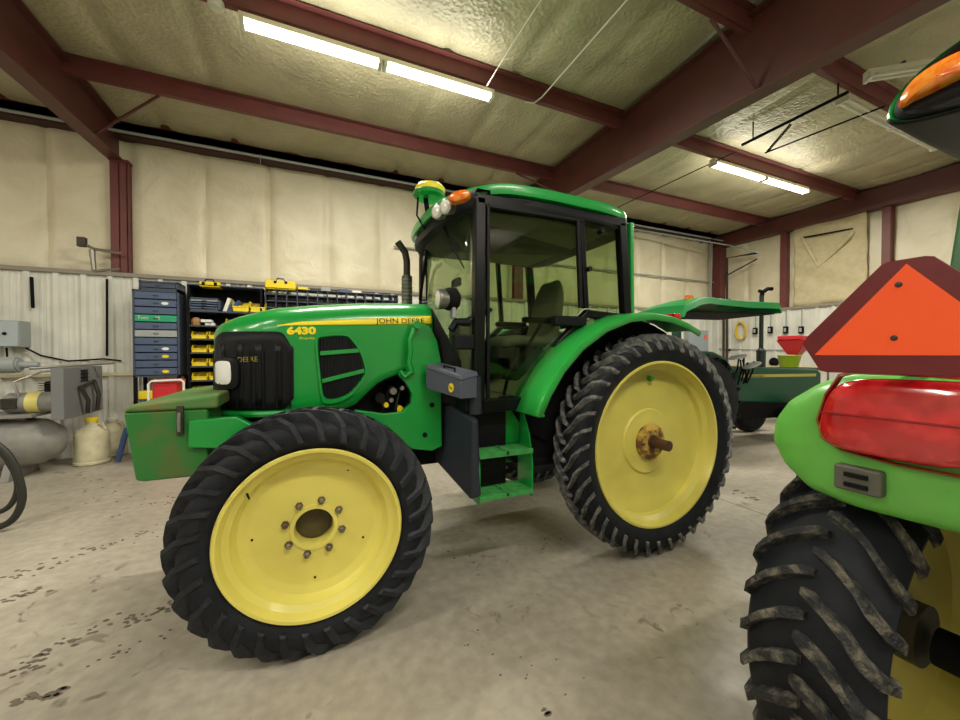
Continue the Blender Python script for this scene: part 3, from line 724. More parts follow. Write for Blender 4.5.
# roof
def roof_sections(x0, x1, y0_, y1_, z0, z1, crown, inset=.0, rf=7):
    rows = []; n = 22; yc = (y0_+y1_)/2; hwid = (y1_-y0_)/2; xc = (x0+x1)/2; hl_ = (x1-x0)/2
    lay = [(1.0, z0), (1.012, z0+.03), (1.0, z0+.07), (.965, z0+(z1-z0)*.78), (.9, z1), (.7, z1+crown*.5), (.35, z1+crown*.9), (.02, z1+crown)]
    for s_, z_ in lay:
        r = []
        for k in range(64):
            a = 2*pi*k/64; e = rf if cos(a) < 0 else 7
            r.append((xc+hl_*s_*math.copysign(abs(cos(a))**(2/e), cos(a)), yc+hwid*s_*math.copysign(abs(sin(a))**(2/e), sin(a)), z_))
        rows.append(r)
    mb = MB(); mb.grid(rows, closeu=True); mb.f.append(tuple(len(mb.v)-64+i for i in range(64)))
    mb.f.append(tuple(range(63, -1, -1))); return mb
M_roofg = mat('roof_green', '#1f9c45', .3, coat=.4)
MB2 = roof_sections(.80, 2.42, CN-.05, CFY+.05, 2.655, 2.755, .06, rf=3.0)
# tip the front of the roof down a touch
def drop(mb, f): mb.v = [f(p) for p in mb.v]; return mb
slope = lambda p: (p[0], p[1], p[2] - .05*max(0, (1.25-p[0])/.35)**1.5 - .035*max(0, (p[0]-1.9)/.5))
roof = drop(MB2, slope).build('cab_roof', M_roofg, T, smooth=40)
mb = roof_sections(.83, 2.4, CN-.035, CFY+.035, 2.565, 2.665, .0, rf=3.0); drop(mb, slope).build('roof_band', M_black, roof, smooth=40)
MB().box((1.1, CN+.06, 2.535), (2.22, CFY-.06, 2.56)).build('headliner', M_inter, roof)
# front visor housing with lamps, bowed in plan
rows = []
for dx, zz in ((.10, 2.52), (.0, 2.53), (-.02, 2.6), (0, 2.66), (.1, 2.66)):
    rows.append([(.84+.17*abs(k/12*2-1)**2.2+dx, CN-.01+(CFY-CN+.02)*k/12, zz) for k in range(13)])
mb = MB(); mb.grid(list(map(list, zip(*rows))), closeu=True)
vis = mb.build('roof_visor', M_black, roof, smooth=40)
def lampdisc(c_, r_, dirv, parent, name='work_lamp', m=M_lampw):
    d = Vector(dirv).normalized(); q = d.to_track_quat('Z', 'Y').to_matrix().to_4x4(); M = Matrix.Translation(c_) @ q
    o = MB().lathe([(-.06, r_*.7), (-.02, r_*1.0), (.012, r_*1.05), (.016, r_*.96)], (0, 0, 0), 'Z', 28, M).build(name, M_steel if m is M_lampw else M_black, parent)
    MB().lathe([(.012, r_*.94), (.024, r_*.7), (.03, .0)], (0, 0, 0), 'Z', 28, M).build('lens', m, o); return o
lampdisc(py(438, 212, 2.58), .05, (-1, -.6, -.1), roof); lampdisc(py(446.5, 207, 2.46), .05, (-1, -.6, -.1), roof)
lampdisc(px(418.5, 235, .86), .055, (-1, -.2, -.1), roof)
# amber turn lamp lying in the roof corner
ac = py(459.5, 197, CN-.03); q = Vector((-.5, -1, .12)).to_track_quat('Z', 'Y').to_matrix().to_4x4()
M = Matrix.Translation(ac) @ Matrix.Rotation(rad(-26.5), 4, 'Z') @ Matrix.Rotation(rad(-14), 4, 'Y')
mb = MB(); rows = []
for s_, d_ in ((1, .03), (1, -.01), (.9, -.028), (.5, -.038), (.02, -.04)):
    rows.append([(s_*.075*cos(2*pi*k/28)*(1+.0*sin(2*pi*k/28)), d_, s_*.034*sin(2*pi*k/28)) for k in range(28)])
o_ = len(mb.v); mb.grid([[tuple(M @ Vector(p)) for p in r] for r in rows], closeu=True); mb.build('turn_lamp', M_amber, roof)
# gps receiver
gx, gy = .80, 2.98
gp = py(429, 192, gy); gx = gp.x; gz = gp.z-.06
rc = MB().lathe([(gz, .0), (gz, .10), (gz+.02, .125), (gz+.045, .13), (gz+.055, .12)], (gx, gy, 0), 'Z', 32).build('position_receiver', M_green, roof)
MB().lathe([(gz+.05, .12), (gz+.085, .12), (gz+.11, .1), (gz+.12, 0)], (gx+.01, gy, 0), 'Z', 32).build('receiver_dome', M_stripe, rc)
MB().tube([(gx-.03, gy, gz+.01), (gx, gy+.0, 2.62)], .02, 8).tube([(gx-.09, gy, gz), (gx-.1, gy, gz-.14), (gx-.03, gy, gz-.25)], .008, 8).build('receiver_mount', M_mattb, rc)
# rear green corner panel
mb = MB(); bar(mb, (2.385, CN+.0, 1.84), (2.37, CN+.0, 2.62), .035, .06); mb.build('rear_pillar_cover', M_roofg, T, bevel=.015)
# wiper
MB().tube([px(443, 226, .93), px(452, 245, .91), px(464, 268, .925)], [.012, .009, .004], 8).build('wiper', M_mattb, T)
# mirror / side lamps in front of A pillar
lampdisc(py(440, 299, 2.42), .066, (-1, .05, 0), T, 'side_lamp', M_lampw)
MB().lathe([(-.04, .0), (-.04, .06), (.0, .078), (.05, .078), (.075, .05), (.08, 0)], (0, 0, 0), 'X', 24, Matrix.Translation(py(448, 299, 2.44))).build('lamp_shell', M_mattb, T)
MB().tube([py(451, 330, 2.42), py(456, 322, 2.42), py(470, 322, 2.39)], .028, 10).build('lamp_arm', M_black, T)
MB().box((-.015, -.03, -.05), (.015, .03, .05), Matrix.Translation(py(453, 311, 2.42))).build('small_mirror', M_lgrey, T, bevel=.012)
MB().box((.85, CN-.02, 1.58), (1.0, CN+.06, 1.68)).build('hand_rail_bracket', M_black, T, bevel=.012)
# interior
it = MB().box((1.08, 2.45, 1.14), (1.75, 3.75, 1.2)).hexa([(1.5, 2.5, 1.2), (2.2, 2.5, 1.3), (2.2, 3.7, 1.3), (1.5, 3.7, 1.2), (1.75, 2.5, 1.38), (2.2, 2.5, 1.5), (2.2, 3.7, 1.5), (1.75, 3.7, 1.38)]).build('cab_floor', M_inter, T, bevel=.02)
rows = []
for (x, z_, hw_) in ((1.52, 1.62, .2), (1.56, 1.68, .24), (1.8, 1.66, .25), (1.98, 1.66, .25), (2.03, 1.75, .24), (2.08, 2.0, .23), (2.12, 2.16, .2), (2.13, 2.24, .14)):
    rows.append([(x, 3.1-hw_, z_-.03), (x-.01, 3.1-hw_*.8, z_+.02), (x, 3.1, z_), (x-.01, 3.1+hw_*.8, z_+.02), (x, 3.1+hw_, z_-.03)])
seat = MB().grid(rows).build('operator_seat', M_seat, T, solid=.09, sub=2)
MB().box((1.65, 2.95, 1.3), (1.95, 3.25, 1.62)).build('seat_base', M_mattb, seat, bevel=.02)
for yy in (2.84, 3.36): MB().box((1.65, yy-.035, 1.82), (1.98, yy+.035, 1.87)).build('armrest', M_black, seat, bevel=.015)
sw = MB(); scn = Vector((1.28, 3.1, 1.86)); Mx = Matrix.Translation(scn) @ Matrix.Rotation(rad(-28), 4, 'Y')
sw.tube([Mx @ Vector((.19*cos(2*pi*k/32), .19*sin(2*pi*k/32), 0)) for k in range(33)], .014, 8)
for k in range(3): sw.tube([Mx @ Vector((0, 0, -.02)), Mx @ Vector((.19*cos(2*pi*k/3), .19*sin(2*pi*k/3), 0))], .011, 6)
st_ = sw.build('steering_wheel', M_black, T)
MB().hexa([(1.08, 2.95, 1.2), (1.22, 2.98, 1.2), (1.22, 3.22, 1.2), (1.08, 3.25, 1.2), (1.12, 2.95, 1.8), (1.26, 3.0, 1.84), (1.26, 3.2, 1.84), (1.12, 3.25, 1.8)]).build('steering_column', M_inter, T, bevel=.02)
MB().box((1.3, 3.45, 1.2), (2.1, 3.76, 1.66)).build('side_console', M_black, T, bevel=.03)
MB().tube([(1.45, 3.52, 1.66), (1.42, 3.5, 1.85)], [.012, .02], 8).tube([(1.55, 3.52, 1.66), (1.54, 3.5, 1.82)], [.012, .02], 8).build('control_lever', M_mattb, T)
MB().tube([(1.3, 2.52, 1.24), (1.34, 2.5, 1.45), (1.5, 2.5, 1.62), (1.62, 2.52, 1.78)], .013, 8).build('grab_handle', M_mattb, T)
mo = MB().box((1.33, 3.58, 2.24), (1.37, 3.78, 2.32)).build('monitor', M_mattb, T, bevel=.006)
p = py(507, 250, 3.5)
mo2 = MB().box((p.x-.08, p.y-.02, p.z-.03), (p.x+.1, p.y+.02, p.z+.035)).build('display_unit', M_mattb, T, bevel=.006)
MB().box((p.x-.045, p.y-.024, p.z-.016), (p.x+.045, p.y-.019, p.z+.02)).build('display_screen', M_screen, mo2, smooth=0)
mb = MB(); bar(mb, (1.62, CFY-.05, 1.7), (1.66, CFY-.05, 2.56), .13, .06); mb.build('far_door_pillar', M_inter, T, bevel=.02)
MB().lathe([(-.12, .0), (-.12, .03), (.12, .03), (.12, 0)], (1.55, 3.6, 1.98), 'Z', 10).build('far_grab_rail', M_black, T)
# exhaust
ex = py(407, 300, 3.55)
MB().tube([(ex.x, 3.55, 1.75), (ex.x, 3.55, 2.28)], .048, 20).build('exhaust_stack', mat('ribbed_exhaust', '#77706a', .4, metal=.7, var=.4, vscale=30), T)
e2 = MB().tube([(ex.x, 3.55, 2.28), (ex.x, 3.55, 2.42), (ex.x-.02, 3.54, 2.5), (ex.x-.07, 3.53, 2.56), (ex.x-.09, 3.53, 2.585)], .032, 16).build('exhaust_tip', M_dsteel, T)
mb = MB()
for k in range(12): mb.lathe([(1.85+k*.035, .049), (1.86+k*.035, .053), (1.87+k*.035, .049)], (ex.x, 3.55, 0), 'Z', 20)
mb.build('exhaust_rings', M_steel, T)
MB().tube([px(427, 250, .92), px(420, 300, .9)], .014, 8).build('far_mirror_arm', M_mattb, T)
# ---------------------------------------------------------------- near fender (arched over the rear wheel)
def fender(Yo, Yi, parent, sgn):
    # profile: angle (deg from +X, measured up) -> radius
    A = [(166, 1.14), (158, 1.115), (148, 1.09), (136, 1.06), (122, 1.03), (108, 1.005), (94, .985), (82, .975), (72, .972), (62, .975)]
    rows = []
    for a, r_ in A:
        a = rad(a); c_, s_ = cos(a), sin(a); X = lambda rr_: 2.42+rr_*c_; Z = lambda rr_: .875+rr_*s_
        rows.append([(X(r_-.05), Yo+sgn*.0, Z(r_-.05)), (X(r_-.008), Yo, Z(r_-.008)), (X(r_), Yo+sgn*.02, Z(r_)), (X(r_+.012), Yo+sgn*.12, Z(r_+.012)), (X(r_+.015), Yi, Z(r_+.015))])
    f = MB().grid(rows).build('fender', M_green2f, parent, solid=.012, smooth=50)
    # dark wheel well panel joining the fender and the cab
    poly = [(2.42+(r_-.0)*cos(rad(a)), Yi, .875+(r_-.0)*sin(rad(a))) for a, r_ in A] + [(2.42+.45, Yi, 1.0), (2.0, Yi, .95), (1.6, Yi, .9), (1.42, Yi, 1.0)]
    MB().prism(poly, (0, sgn*.02, 0)).build('wheel_well', M_mattb, f, smooth=0)
    return f
M_green2f = mat('fender_paint', '#2fb44a', .3, coat=.3)
f1 = fender(2.10, 2.43, T, 1)
fender(2*TY-2.10, 2*TY-2.43, T, -1)
p = px(671, 318, 2.97)
tl = py(671, 319, 2.38); MB().box((tl.x-.03, 2.32, tl.z-.04), (tl.x+.05, 2.42, tl.z+.045)).box((tl.x-.02, 2.33, tl.z-.1), (tl.x+.03, 2.41, tl.z-.035)).build('tail_lamp', M_redl, f1, bevel=.01)
MB().box((1.335, 2.10, 1.135), (1.39, 2.43, 1.155)).build('fender_foot', M_green2f, f1, bevel=.012)
# black bodywork between steps and wheel
MB().box((1.36, 2.46, .74), (2.0, 2.84, 1.2)).box((1.42, 2.44, .7), (1.75, 2.8, .76)).build('battery_case', M_mattb, T, bevel=.02)
# fuel tank
MB().hexa([(.925, 2.26, .60), (1.0, 2.25, .62), (1.1, 2.84, .72), (.84, 2.78, .74), (.95, 2.28, 1.12), (.985, 2.27, 1.12), (1.1, 2.84, 1.24), (.86, 2.78, 1.22)]).build('fuel_tank', M_tank, T, bevel=.03, bseg=3)
MB().tube([(1.0, 2.35, 1.15), (.99, 2.35, 1.4)], .045, 14).build('tank_neck', M_tank, T)
# grey tool box
tb = MB(); near = Vector((.865, 2.27, -.005)); d1 = Vector((-.155, .28, 0)); d2 = Vector((.125, .03, 0))
f_ = lambda s_, t_, z_: tuple(near+d1*s_+d2*t_+Vector((0, 0, z_)))
tb.hexa([f_(0, 0, 1.265), f_(0, 1, 1.265), f_(1, 1, 1.315), f_(1, 0, 1.315), f_(0, 0, 1.405), f_(0, 1, 1.43), f_(1, 1, 1.485), f_(1, 0, 1.475)])
tbx = tb.build('tool_case', M_grey, T, bevel=.008)
MB().hexa([f_(-.02, -.04, 1.385), f_(-.02, 1.04, 1.41), f_(1.02, 1.04, 1.47), f_(1.02, -.04, 1.46), f_(0, 0, 1.415), f_(0, 1, 1.44), f_(1, 1, 1.495), f_(1, 0, 1.485)]).build('case_lid', M_grey, tbx, bevel=.006)
MB().tube([f_(.3, .3, 1.43), f_(.3, .3, 1.46), f_(.6, .3, 1.475), f_(.6, .3, 1.45)], .008, 8).build('case_handle', M_mattb, tbx)
em = f_(.25, -.03, 1.335)
dn = d1.normalized(); nrm = Vector((-dn.y, dn.x, 0))*1
nr = Vector((-.36, -.2, 0)).normalized()
mb = MB(); mb.prism([Vector(em)+dn*(.022*cos(2*pi*k/20)*(1))+Vector((0, 0, .03*sin(2*pi*k/20))) for k in range(20)], nr*.004); mb.build('emblem', M_deere, tbx)
mb = MB(); e0 = Vector(em)+nr*.004
body = [(-.012, -.002), (-.006, .004), (.004, .004), (.008, .012), (.012, .018), (.012, .01), (.015, .006), (.009, .0), (.007, -.008), (.012, -.014), (.005, -.008), (-.006, -.006), (-.012, -.014), (-.013, -.006)]
mb.prism([e0+dn*x+Vector((0, 0, z_)) for x, z_ in body], nr*.002); mb.build('emblem_deer', M_green, tbx)
# steps
M_tread = mat('worn_tread_green', '#3f9a4c', .6, var=.3, vscale=20)
sp = MB(); 
for x in (.985, 1.385):
    sp.prism([(x, 2.26, .56), (x, 2.46, .56), (x, 2.46, 1.16), (x, 2.40, 1.16), (x, 2.30, .98), (x, 2.26, .8)], (.012, 0, 0))
sp.box((1.2, 2.44, .9), (1.385, 2.455, 1.15))
stp = sp.build('boarding_steps', M_green, T, bevel=.003)
for z_ in (.605, .885):
    mb = MB(); mb.box((.99, 2.25, z_-.02), (1.39, 2.262, z_+.012)); mb.box((.99, 2.44, z_-.012), (1.39, 2.452, z_+.012)); mb.box((1.185, 2.25, z_-.012), (1.2, 2.45, z_+.014))
    for k in range(5): mb.box((.99, 2.285+k*.033, z_-.008), (1.39, 2.29+k*.033, z_+.01))
    mb.build('step_tread', M_tread, stp)
MB().box((1.04, 2.43, .62), (1.27, 2.445, 1.2)).build('mud_flap', M_black, stp)

# ================================================================ NEAR TRACTOR (right edge)
N = thing('tractor', 'green tractor at the right edge with slow vehicle triangle and red tail lamp', 'tractor', (1.852, -.12, 0))
NC = (1.85, .622, .615)
nr_ = rear_rim('rear_wheel', NC, .45, .33, 1, N, M_yel)
tire('tire', NC, .615, .335, .462, 30, 1, nr_, lug_h=.03, lug_w=.032, lm=M_dlug, cw=.4)
MB().lathe([(NC[1]-.08, 0), (NC[1]-.08, .1), (NC[1]+.1, .1)], (NC[0], 0, NC[2]), 'Y', 24).build('hub', M_dsteel, nr_)
dup(nr_, Matrix.Translation((0, -.12*0, 0)) @ Matrix.Rotation(pi, 4, 'Z'))
MB().tube([(1.852, .52, .6), (1.852, -.76, .6)], .06, 16).build('rear_axle', M_mattb, N)
MB().box((1.6, -.36, .45), (3.4, .12, 1.0)).build('transmission_case', M_mattb, N, bevel=.02)
# fender: a lobed rear face swept forward over the tire
FX = 1.39
out = [(.20, 1.13), (.40, 1.115), (.56, 1.11), (.67, 1.13), (.74, 1.19), (.775, 1.26), (.77, 1.33), (.73, 1.40), (.655, 1.46), (.58, 1.495), (.46, 1.50), (.20, 1.50)]
rows = []
N_ = 24
opn = []
for i in range(len(out)-1):
    (a0, b0), (a1, b1) = out[i], out[i+1]
    for k in range(4): opn.append((a0+(a1-a0)*k/4, b0+(b1-b0)*k/4))
opn.append(out[-1])
cyz = (.40, 1.32)
for (xx, s_) in ((FX-.03, .0), (FX-.03, .5), (FX-.025, .85), (FX, .95), (FX+.035, 1.0), (FX+.1, 1.0)):
    rows.append([(xx, cyz[0]+(y_-cyz[0])*s_, cyz[1]+(z_-cyz[1])*s_) for y_, z_ in opn])
M_nf = mat('near_fender_green', '#66b84a', .4, var=.14, vscale=7, coat=.15, bump=.05, bscale=30)
fr = MB().grid(rows).build('fender', M_nf, N, smooth=60, sub=1)
# arch over the wheel: from the rear face forward
rows = []
for xx, zt_, zb2 in ((FX+.1, 1.5, 1.13), (1.55, 1.50, 1.2), (1.75, 1.48, 1.26), (2.0, 1.44, 1.26), (2.25, 1.34, 1.2), (2.45, 1.15, 1.05)):
    k = (zt_-zb2)/(1.5-1.13)
    rows.append([(xx, y_, zb2+(z_-1.13)*k) for y_, z_ in opn[14:]])
MB().grid(rows).build('fender_top', M_nf, fr, smooth=60, solid=.01)
MB().box((1.5, .2, .95), (2.4, .26, 1.5)).build('fender_wall', M_mattb, fr, smooth=0)
# tail lamp
lo_ = [(.565, 1.488), (.595, 1.43), (.612, 1.36), (.60, 1.31), (.56, 1.285), (.45, 1.272), (.30, 1.272), (.30, 1.49), (.45, 1.497), (.54, 1.497)]
lo_ = [(y_, z_) for y_, z_ in lo_]
cl = (.45, 1.385)
def lobe(x_, s_): return [(x_, cl[0]+(y_-cl[0])*s_, cl[1]+(z_-cl[1])*s_) for y_, z_ in lo_]
mb = MB(); mb.grid([lobe(FX-.02, 1.05), lobe(FX-.045, 1.05), lobe(FX-.052, 1.0), lobe(FX-.035, .98)], closeu=True); hs = mb.build('tail_lamp', mat('lamp_base_red', '#8f1218', .3, coat=.5), N, smooth=50)
def lens_loop(x_, k_):
    n_ = 48; pts_ = []
    for i in range(n_):
        a = 2*pi*i/n_; zz_ = .102*k_*math.copysign(abs(sin(a))**.62, sin(a)); pts_.append((x_, .44+.163*k_*math.copysign(abs(cos(a))**.5, cos(a))-.22*zz_*k_, 1.385+zz_))
    return pts_
mb = MB(); mb.grid([lens_loop(FX-.03, 1), lens_loop(FX-.052, 1), lens_loop(FX-.062, .95), lens_loop(FX-.068, .8), lens_loop(FX-.072, .5), lens_loop(FX-.073, .02)], closeu=True)
ln = mb.build('lamp_lens', M_redl, hs, smooth=60)
MB().box((FX-.0745, .31, 1.383), (FX-.069, .60, 1.389)).build('lens_groove', mat('groove_red', '#8c0f14', .3), ln, bevel=.002)
MB().box((FX-.066, .33, 1.30), (FX-.060, .585, 1.335)).build('reflector_strip', mat('reflector_red', '#a50d14', .25, coat=.6), ln, bevel=.004)
# grey marker on the fender
vg = MB().box((FX-.055, .475, 1.175), (FX-.02, .575, 1.245)).build('marker_plate', mat('dull_grey_plastic', '#56564c', .6), N, bevel=.008)
for z_ in (1.195, 1.222): MB().box((FX-.061, .5, z_-.006), (FX-.05, .55, z_+.006)).build('marker_slot', M_mattb, vg, bevel=.002)
# slow vehicle sign: maroon border, orange centre
SX = 1.29
def sg(u, v): p = px(u, v, SX); return (p.y, p.z)
yc_ = px(906, 300, SX).y
hwid = .215
zb1, zt1 = 1.5, 1.776
bord = [(-.155, 0), (.155, 0), (.172, .004), (.215, .078), (.205, .098), (.045, zt1-zb1-.004), (.03, zt1-zb1), (-.03, zt1-zb1), (-.045, zt1-zb1-.004), (-.205, .098), (-.215, .078), (-.172, .004)]
sgn_ = MB().prism([(SX, yc_+a, zb1+b_) for a, b_ in [(q_*.965, w_) for q_, w_ in bord]], (.004, 0, 0)).build('slow_vehicle_sign', M_maroon, N, smooth=0, bevel=.001)
tri = [(-.178, .047), (.178, .047), (0, zt1-zb1-.012)]
MB().prism([(SX-.0015, yc_+a, zb1+b_) for a, b_ in tri], (.002, 0, 0)).build('orange_triangle', M_orange, sgn_, smooth=0)
for (u, v) in ((898, 284.5), (893.5, 338)):
    p = px(u, v, SX-.004); MB().lathe([(SX-.006, 0), (SX-.006, .004), (SX-.002, .007), (SX, .007)], (0, p.y, p.z), 'X', 14).build('sign_bolt', M_dsteel, sgn_)
MB().box((SX+.004, yc_-.02, 1.52), (SX+.012, yc_+.02, 1.72)).box((SX+.004, yc_-.02, 1.52), (FX+.6, yc_+.02, 1.53)).build('sign_post', M_mattb, N)
# cab of the near tractor
NX0, NX1, NY0, NY1 = 1.93, 3.3, -.85, .64
M_npil = mat('near_pillar_green', '#3f6b4a', .25, coat=.4)
def nsec(x_, k_=1.0, n_=48):
    r_ = []
    for i in range(n_):
        a = 2*pi*i/n_; c_, q_ = cos(a), sin(a)
        r_.append((x_, -.1+.795*k_*math.copysign(abs(c_)**(2/2.6), c_), 2.43+(.21 if q_ > 0 else .11)*k_*math.copysign(abs(q_)**(2/(2.0 if q_ > 0 else 2.6)), q_)))
    return r_
mb = MB(); mb.grid([nsec(NX0+.02, .97), nsec(NX0, .985), nsec(NX0+.02, 1), nsec(NX0+.2, 1.0), nsec(NX1-.2, 1.0), nsec(NX1, .95), nsec(NX1+.03, .8), nsec(NX1+.03, .01)], closeu=True)
nroof = mb.build('cab_roof', M_roofg, N, smooth=40)
mb = MB(); mb.grid([[p for p in nsec(x_, k_) if p[2] < 2.425] for x_, k_ in ((NX0+.0, .995), (NX0+.02, 1.008), (NX1-.2, 1.008), (NX1+.01, .97))]); mb.build('roof_underside', M_black, nroof, solid=.006)
mb = MB(); mb.grid([nsec(NX0+.06, .972), nsec(NX0+.002, .97), nsec(NX0-.006, .94), nsec(NX0+.01, .9), nsec(NX0+.02, .5), nsec(NX0+.02, .01)], closeu=True); mb.build('rear_panel', M_black, nroof, smooth=40)
lp = smooth_loop([px(u, v, NX0-.012) for u, v in ((898, 106), (903, 92), (915, 78), (935, 64), (960, 51), (990, 42), (1004, 46), (990, 64), (960, 76), (930, 91), (912, 100), (903, 107))], 3)
lc = sum(lp, Vector())/len(lp)
def lampl(dx, k_): return [Vector((p.x+dx, lc.y+(p.y-lc.y)*k_, lc.z+(p.z-lc.z)*k_)) for p in lp]
mb = MB(); mb.grid([lampl(.03, 1), lampl(0, 1), lampl(-.012, .9), lampl(-.018, .6), lampl(-.02, .02)], closeu=True); mb.build('turn_lamp', M_amber, nroof, smooth=60)
for (x, y_) in ((NX0+.09, .57), (NX0+.09, NY0+.1), (NX1-.12, .57), (NX1-.12, NY0+.1)):
    mb = MB(); yt = y_-.1 if y_ > 0 else y_+.1
    mb.hexa([(x-.035, y_-.07, 1.3), (x+.035, y_-.07, 1.3), (x+.035, y_+.03, 1.3), (x-.035, y_+.03, 1.3), (x-.035, yt-.07, 2.36), (x+.035, yt-.07, 2.36), (x+.035, yt+.03, 2.36), (x-.035, yt+.03, 2.36)]); mb.build('cab_pillar', M_npil, N, bevel=.01)
MB().box((NX0+.06, NY0+.1, 1.46), (NX0+.12, .53, 1.56)).box((NX0+.06, NY0+.05, 1.0), (NX1-.1, .5, 1.3)).build('cab_frame', M_black, N, bevel=.01)
NY1 = .55; NY0 = -.76
pane('rear_window', [(NX0+.08, NY0+.06, 1.56), (NX0+.08, NY1-.06, 1.56), (NX0+.08, NY1-.06, 2.34), (NX0+.08, NY0+.06, 2.34)], M_glass, N, d=(.005, 0, 0))
pane('side_window', [(NX0+.12, NY1-.04, 1.3), (NX1-.14, NY1-.04, 1.3), (NX1-.14, NY1-.04, 2.34), (NX0+.12, NY1-.04, 2.34)], M_glass, N, d=(0, .005, 0))
MB().box((3.3, -.4, .8), (4.7, .16, 1.5)).build('hood', M_green, N, bevel=.06, bseg=3)
MB().tube([(4.2, .45, .45), (4.2, -.7, .45)], .06, 12).build('front_axle', M_greend, N)
for yy in (.5, -.74):
    w_ = MB().lathe([(yy-.1, .2), (yy-.13, .28), (yy-.13, .38), (yy-.09, .45), (yy+.09, .45), (yy+.13, .38), (yy+.13, .28), (yy+.1, .2)], (4.2, 0, .45), 'Y', 40).build('front_wheel', M_tire, N)
    MB().lathe([(yy-.08, .0), (yy-.08, .2), (yy+.08, .2), (yy+.08, 0)], (4.2, 0, .45), 'Y', 30).build('rim', M_yel, w_)
# ================================================================ CANOPY TRACTOR (background)
D3 = 6.6
def at(u, v, d):       # point at camera depth d along the pixel ray
    r = _F + _R*((u-480)/FPX) + _U*((360-v)/FPX); return Vector((0, 0, EYE)) + r*d
K0 = at(677, 400, 6.6); KX, KY = K0.x, K0.y       # under the seat
kz = rad(-10)          # hood points to the right, slightly towards the camera
K = thing('tractor', 'older dark green tractor with a flat green sun canopy at the back', 'tractor', (KX, KY, 0), kz)
KM = WM[K.name]
def kb(mb): mb.v = [tuple(KM @ Vector(p)) for p in mb.v]; return mb
KR = .76
kw = kb(MB().lathe([(-.55, .36), (-.58, .54), (-.52, KR-.01), (-.44, KR), (-.30, KR), (-.25, .7), (-.22, .55), (-.25, .36)], (0, 0, KR), 'Y', 48, cap=False)).build('rear_wheel', M_tire, K)
mb = MB()
for s_ in (-1, 1):
    for k in range(22):
        a = 2*pi*k/22+(.14 if s_ > 0 else 0); 
        for q in range(3):
            aa = a-.07*q; y_ = -.385+s_*(.02+.055*q)
            mb.box((-.02, y_-.03, KR-.01), (.02, y_+.03, KR+.035), Matrix.Translation((0, 0, KR)) @ Matrix.Rotation(aa, 4, 'Y'))
kb(mb).build('tread_lugs', M_tire, kw)
kb(MB().lathe([(-.54, .38), (-.5, .36), (-.42, .34), (-.42, 0)], (0, 0, KR), 'Y', 40, cap=False)).build('rim', M_yel, kw)
dup(kw, Matrix.Rotation(pi, 4, 'Z'))
kb(MB().tube([(0, -.4, .65), (0, .4, .65)], .1, 14).box((-.25, -.2, .45), (.9, .2, .95)).box((-.1, -.55, .9), (.55, .55, .96))).build('chassis', M_mattb, K, bevel=.01)
rows = []
for x_, z_ in ((.6, 1.3), (.45, 1.48), (.2, 1.58), (-.2, 1.6), (-.55, 1.4)): rows.append([(x_, -.55, z_-.04), (x_, -.53, z_), (x_, -.25, z_)])
kb(MB().grid(rows)).build('fender', M_dkgreen, K, solid=.015)
kh = kb(MB().prism([(.98, -.24, .72), (2.95, -.24, .62), (2.95, -.24, 1.2), (2.85, -.24, 1.27), (1.18, -.24, 1.33), (.98, -.24, 1.22)], (0, .48, 0))).build('hood', M_dkgreen, K, bevel=.03, bseg=3)
kb(MB().box((1.06, -.252, 1.14), (2.8, -.246, 1.19))).build('hood_stripe', mat('faded_stripe', '#b9b45a', .5), kh, smooth=0)
o3 = KM @ Vector((1.25, -.256, 1.147)); xd = KM.to_3x3() @ Vector((1, 0, 0))
text('maker_lettering', 'JOHN DEERE', .04, M_mattb, kh, o3, xd, (0, 0, 1), ext=.0008, sx=1.5)
kb(MB().box((.9, -.22, .4), (2.4, .22, .92)).tube([(2.1, -.5, .42), (2.1, .5, .42)], .05, 10)).build('engine', M_mattb, K, bevel=.02)
for yy in (-.52, .52):
    w_ = kb(MB().lathe([(yy-.07, .18), (yy-.1, .26), (yy-.09, .36), (yy-.06, .4), (yy+.06, .4), (yy+.09, .36), (yy+.1, .26), (yy+.07, .18)], (2.15, 0, .40), 'Y', 36)).build('front_wheel', M_tire, K)
    kb(MB().lathe([(yy-.06, 0), (yy-.06, .19), (yy+.06, .19), (yy+.06, 0)], (2.15, 0, .40), 'Y', 24)).build('rim', M_yel, w_)
# exhaust
ks = kb(MB().lathe([(1.2, .035), (1.24, .07), (1.62, .075), (1.64, .05), (1.66, .035), (2.62, .035)], (1.76, -.05, 0), 'Z', 20)).build('exhaust_stack', mat('dark_green_muffler', '#26332f', .5), K)
kb(MB().tube([(1.76, -.05, 2.6), (1.78, -.05, 2.68), (1.86, -.08, 2.74), (1.94, -.1, 2.74)], .036, 12).tube([(1.7, -.05, 2.7), (1.81, -.05, 2.68)], .03, 10)).build('rain_cap', M_mattb, ks)
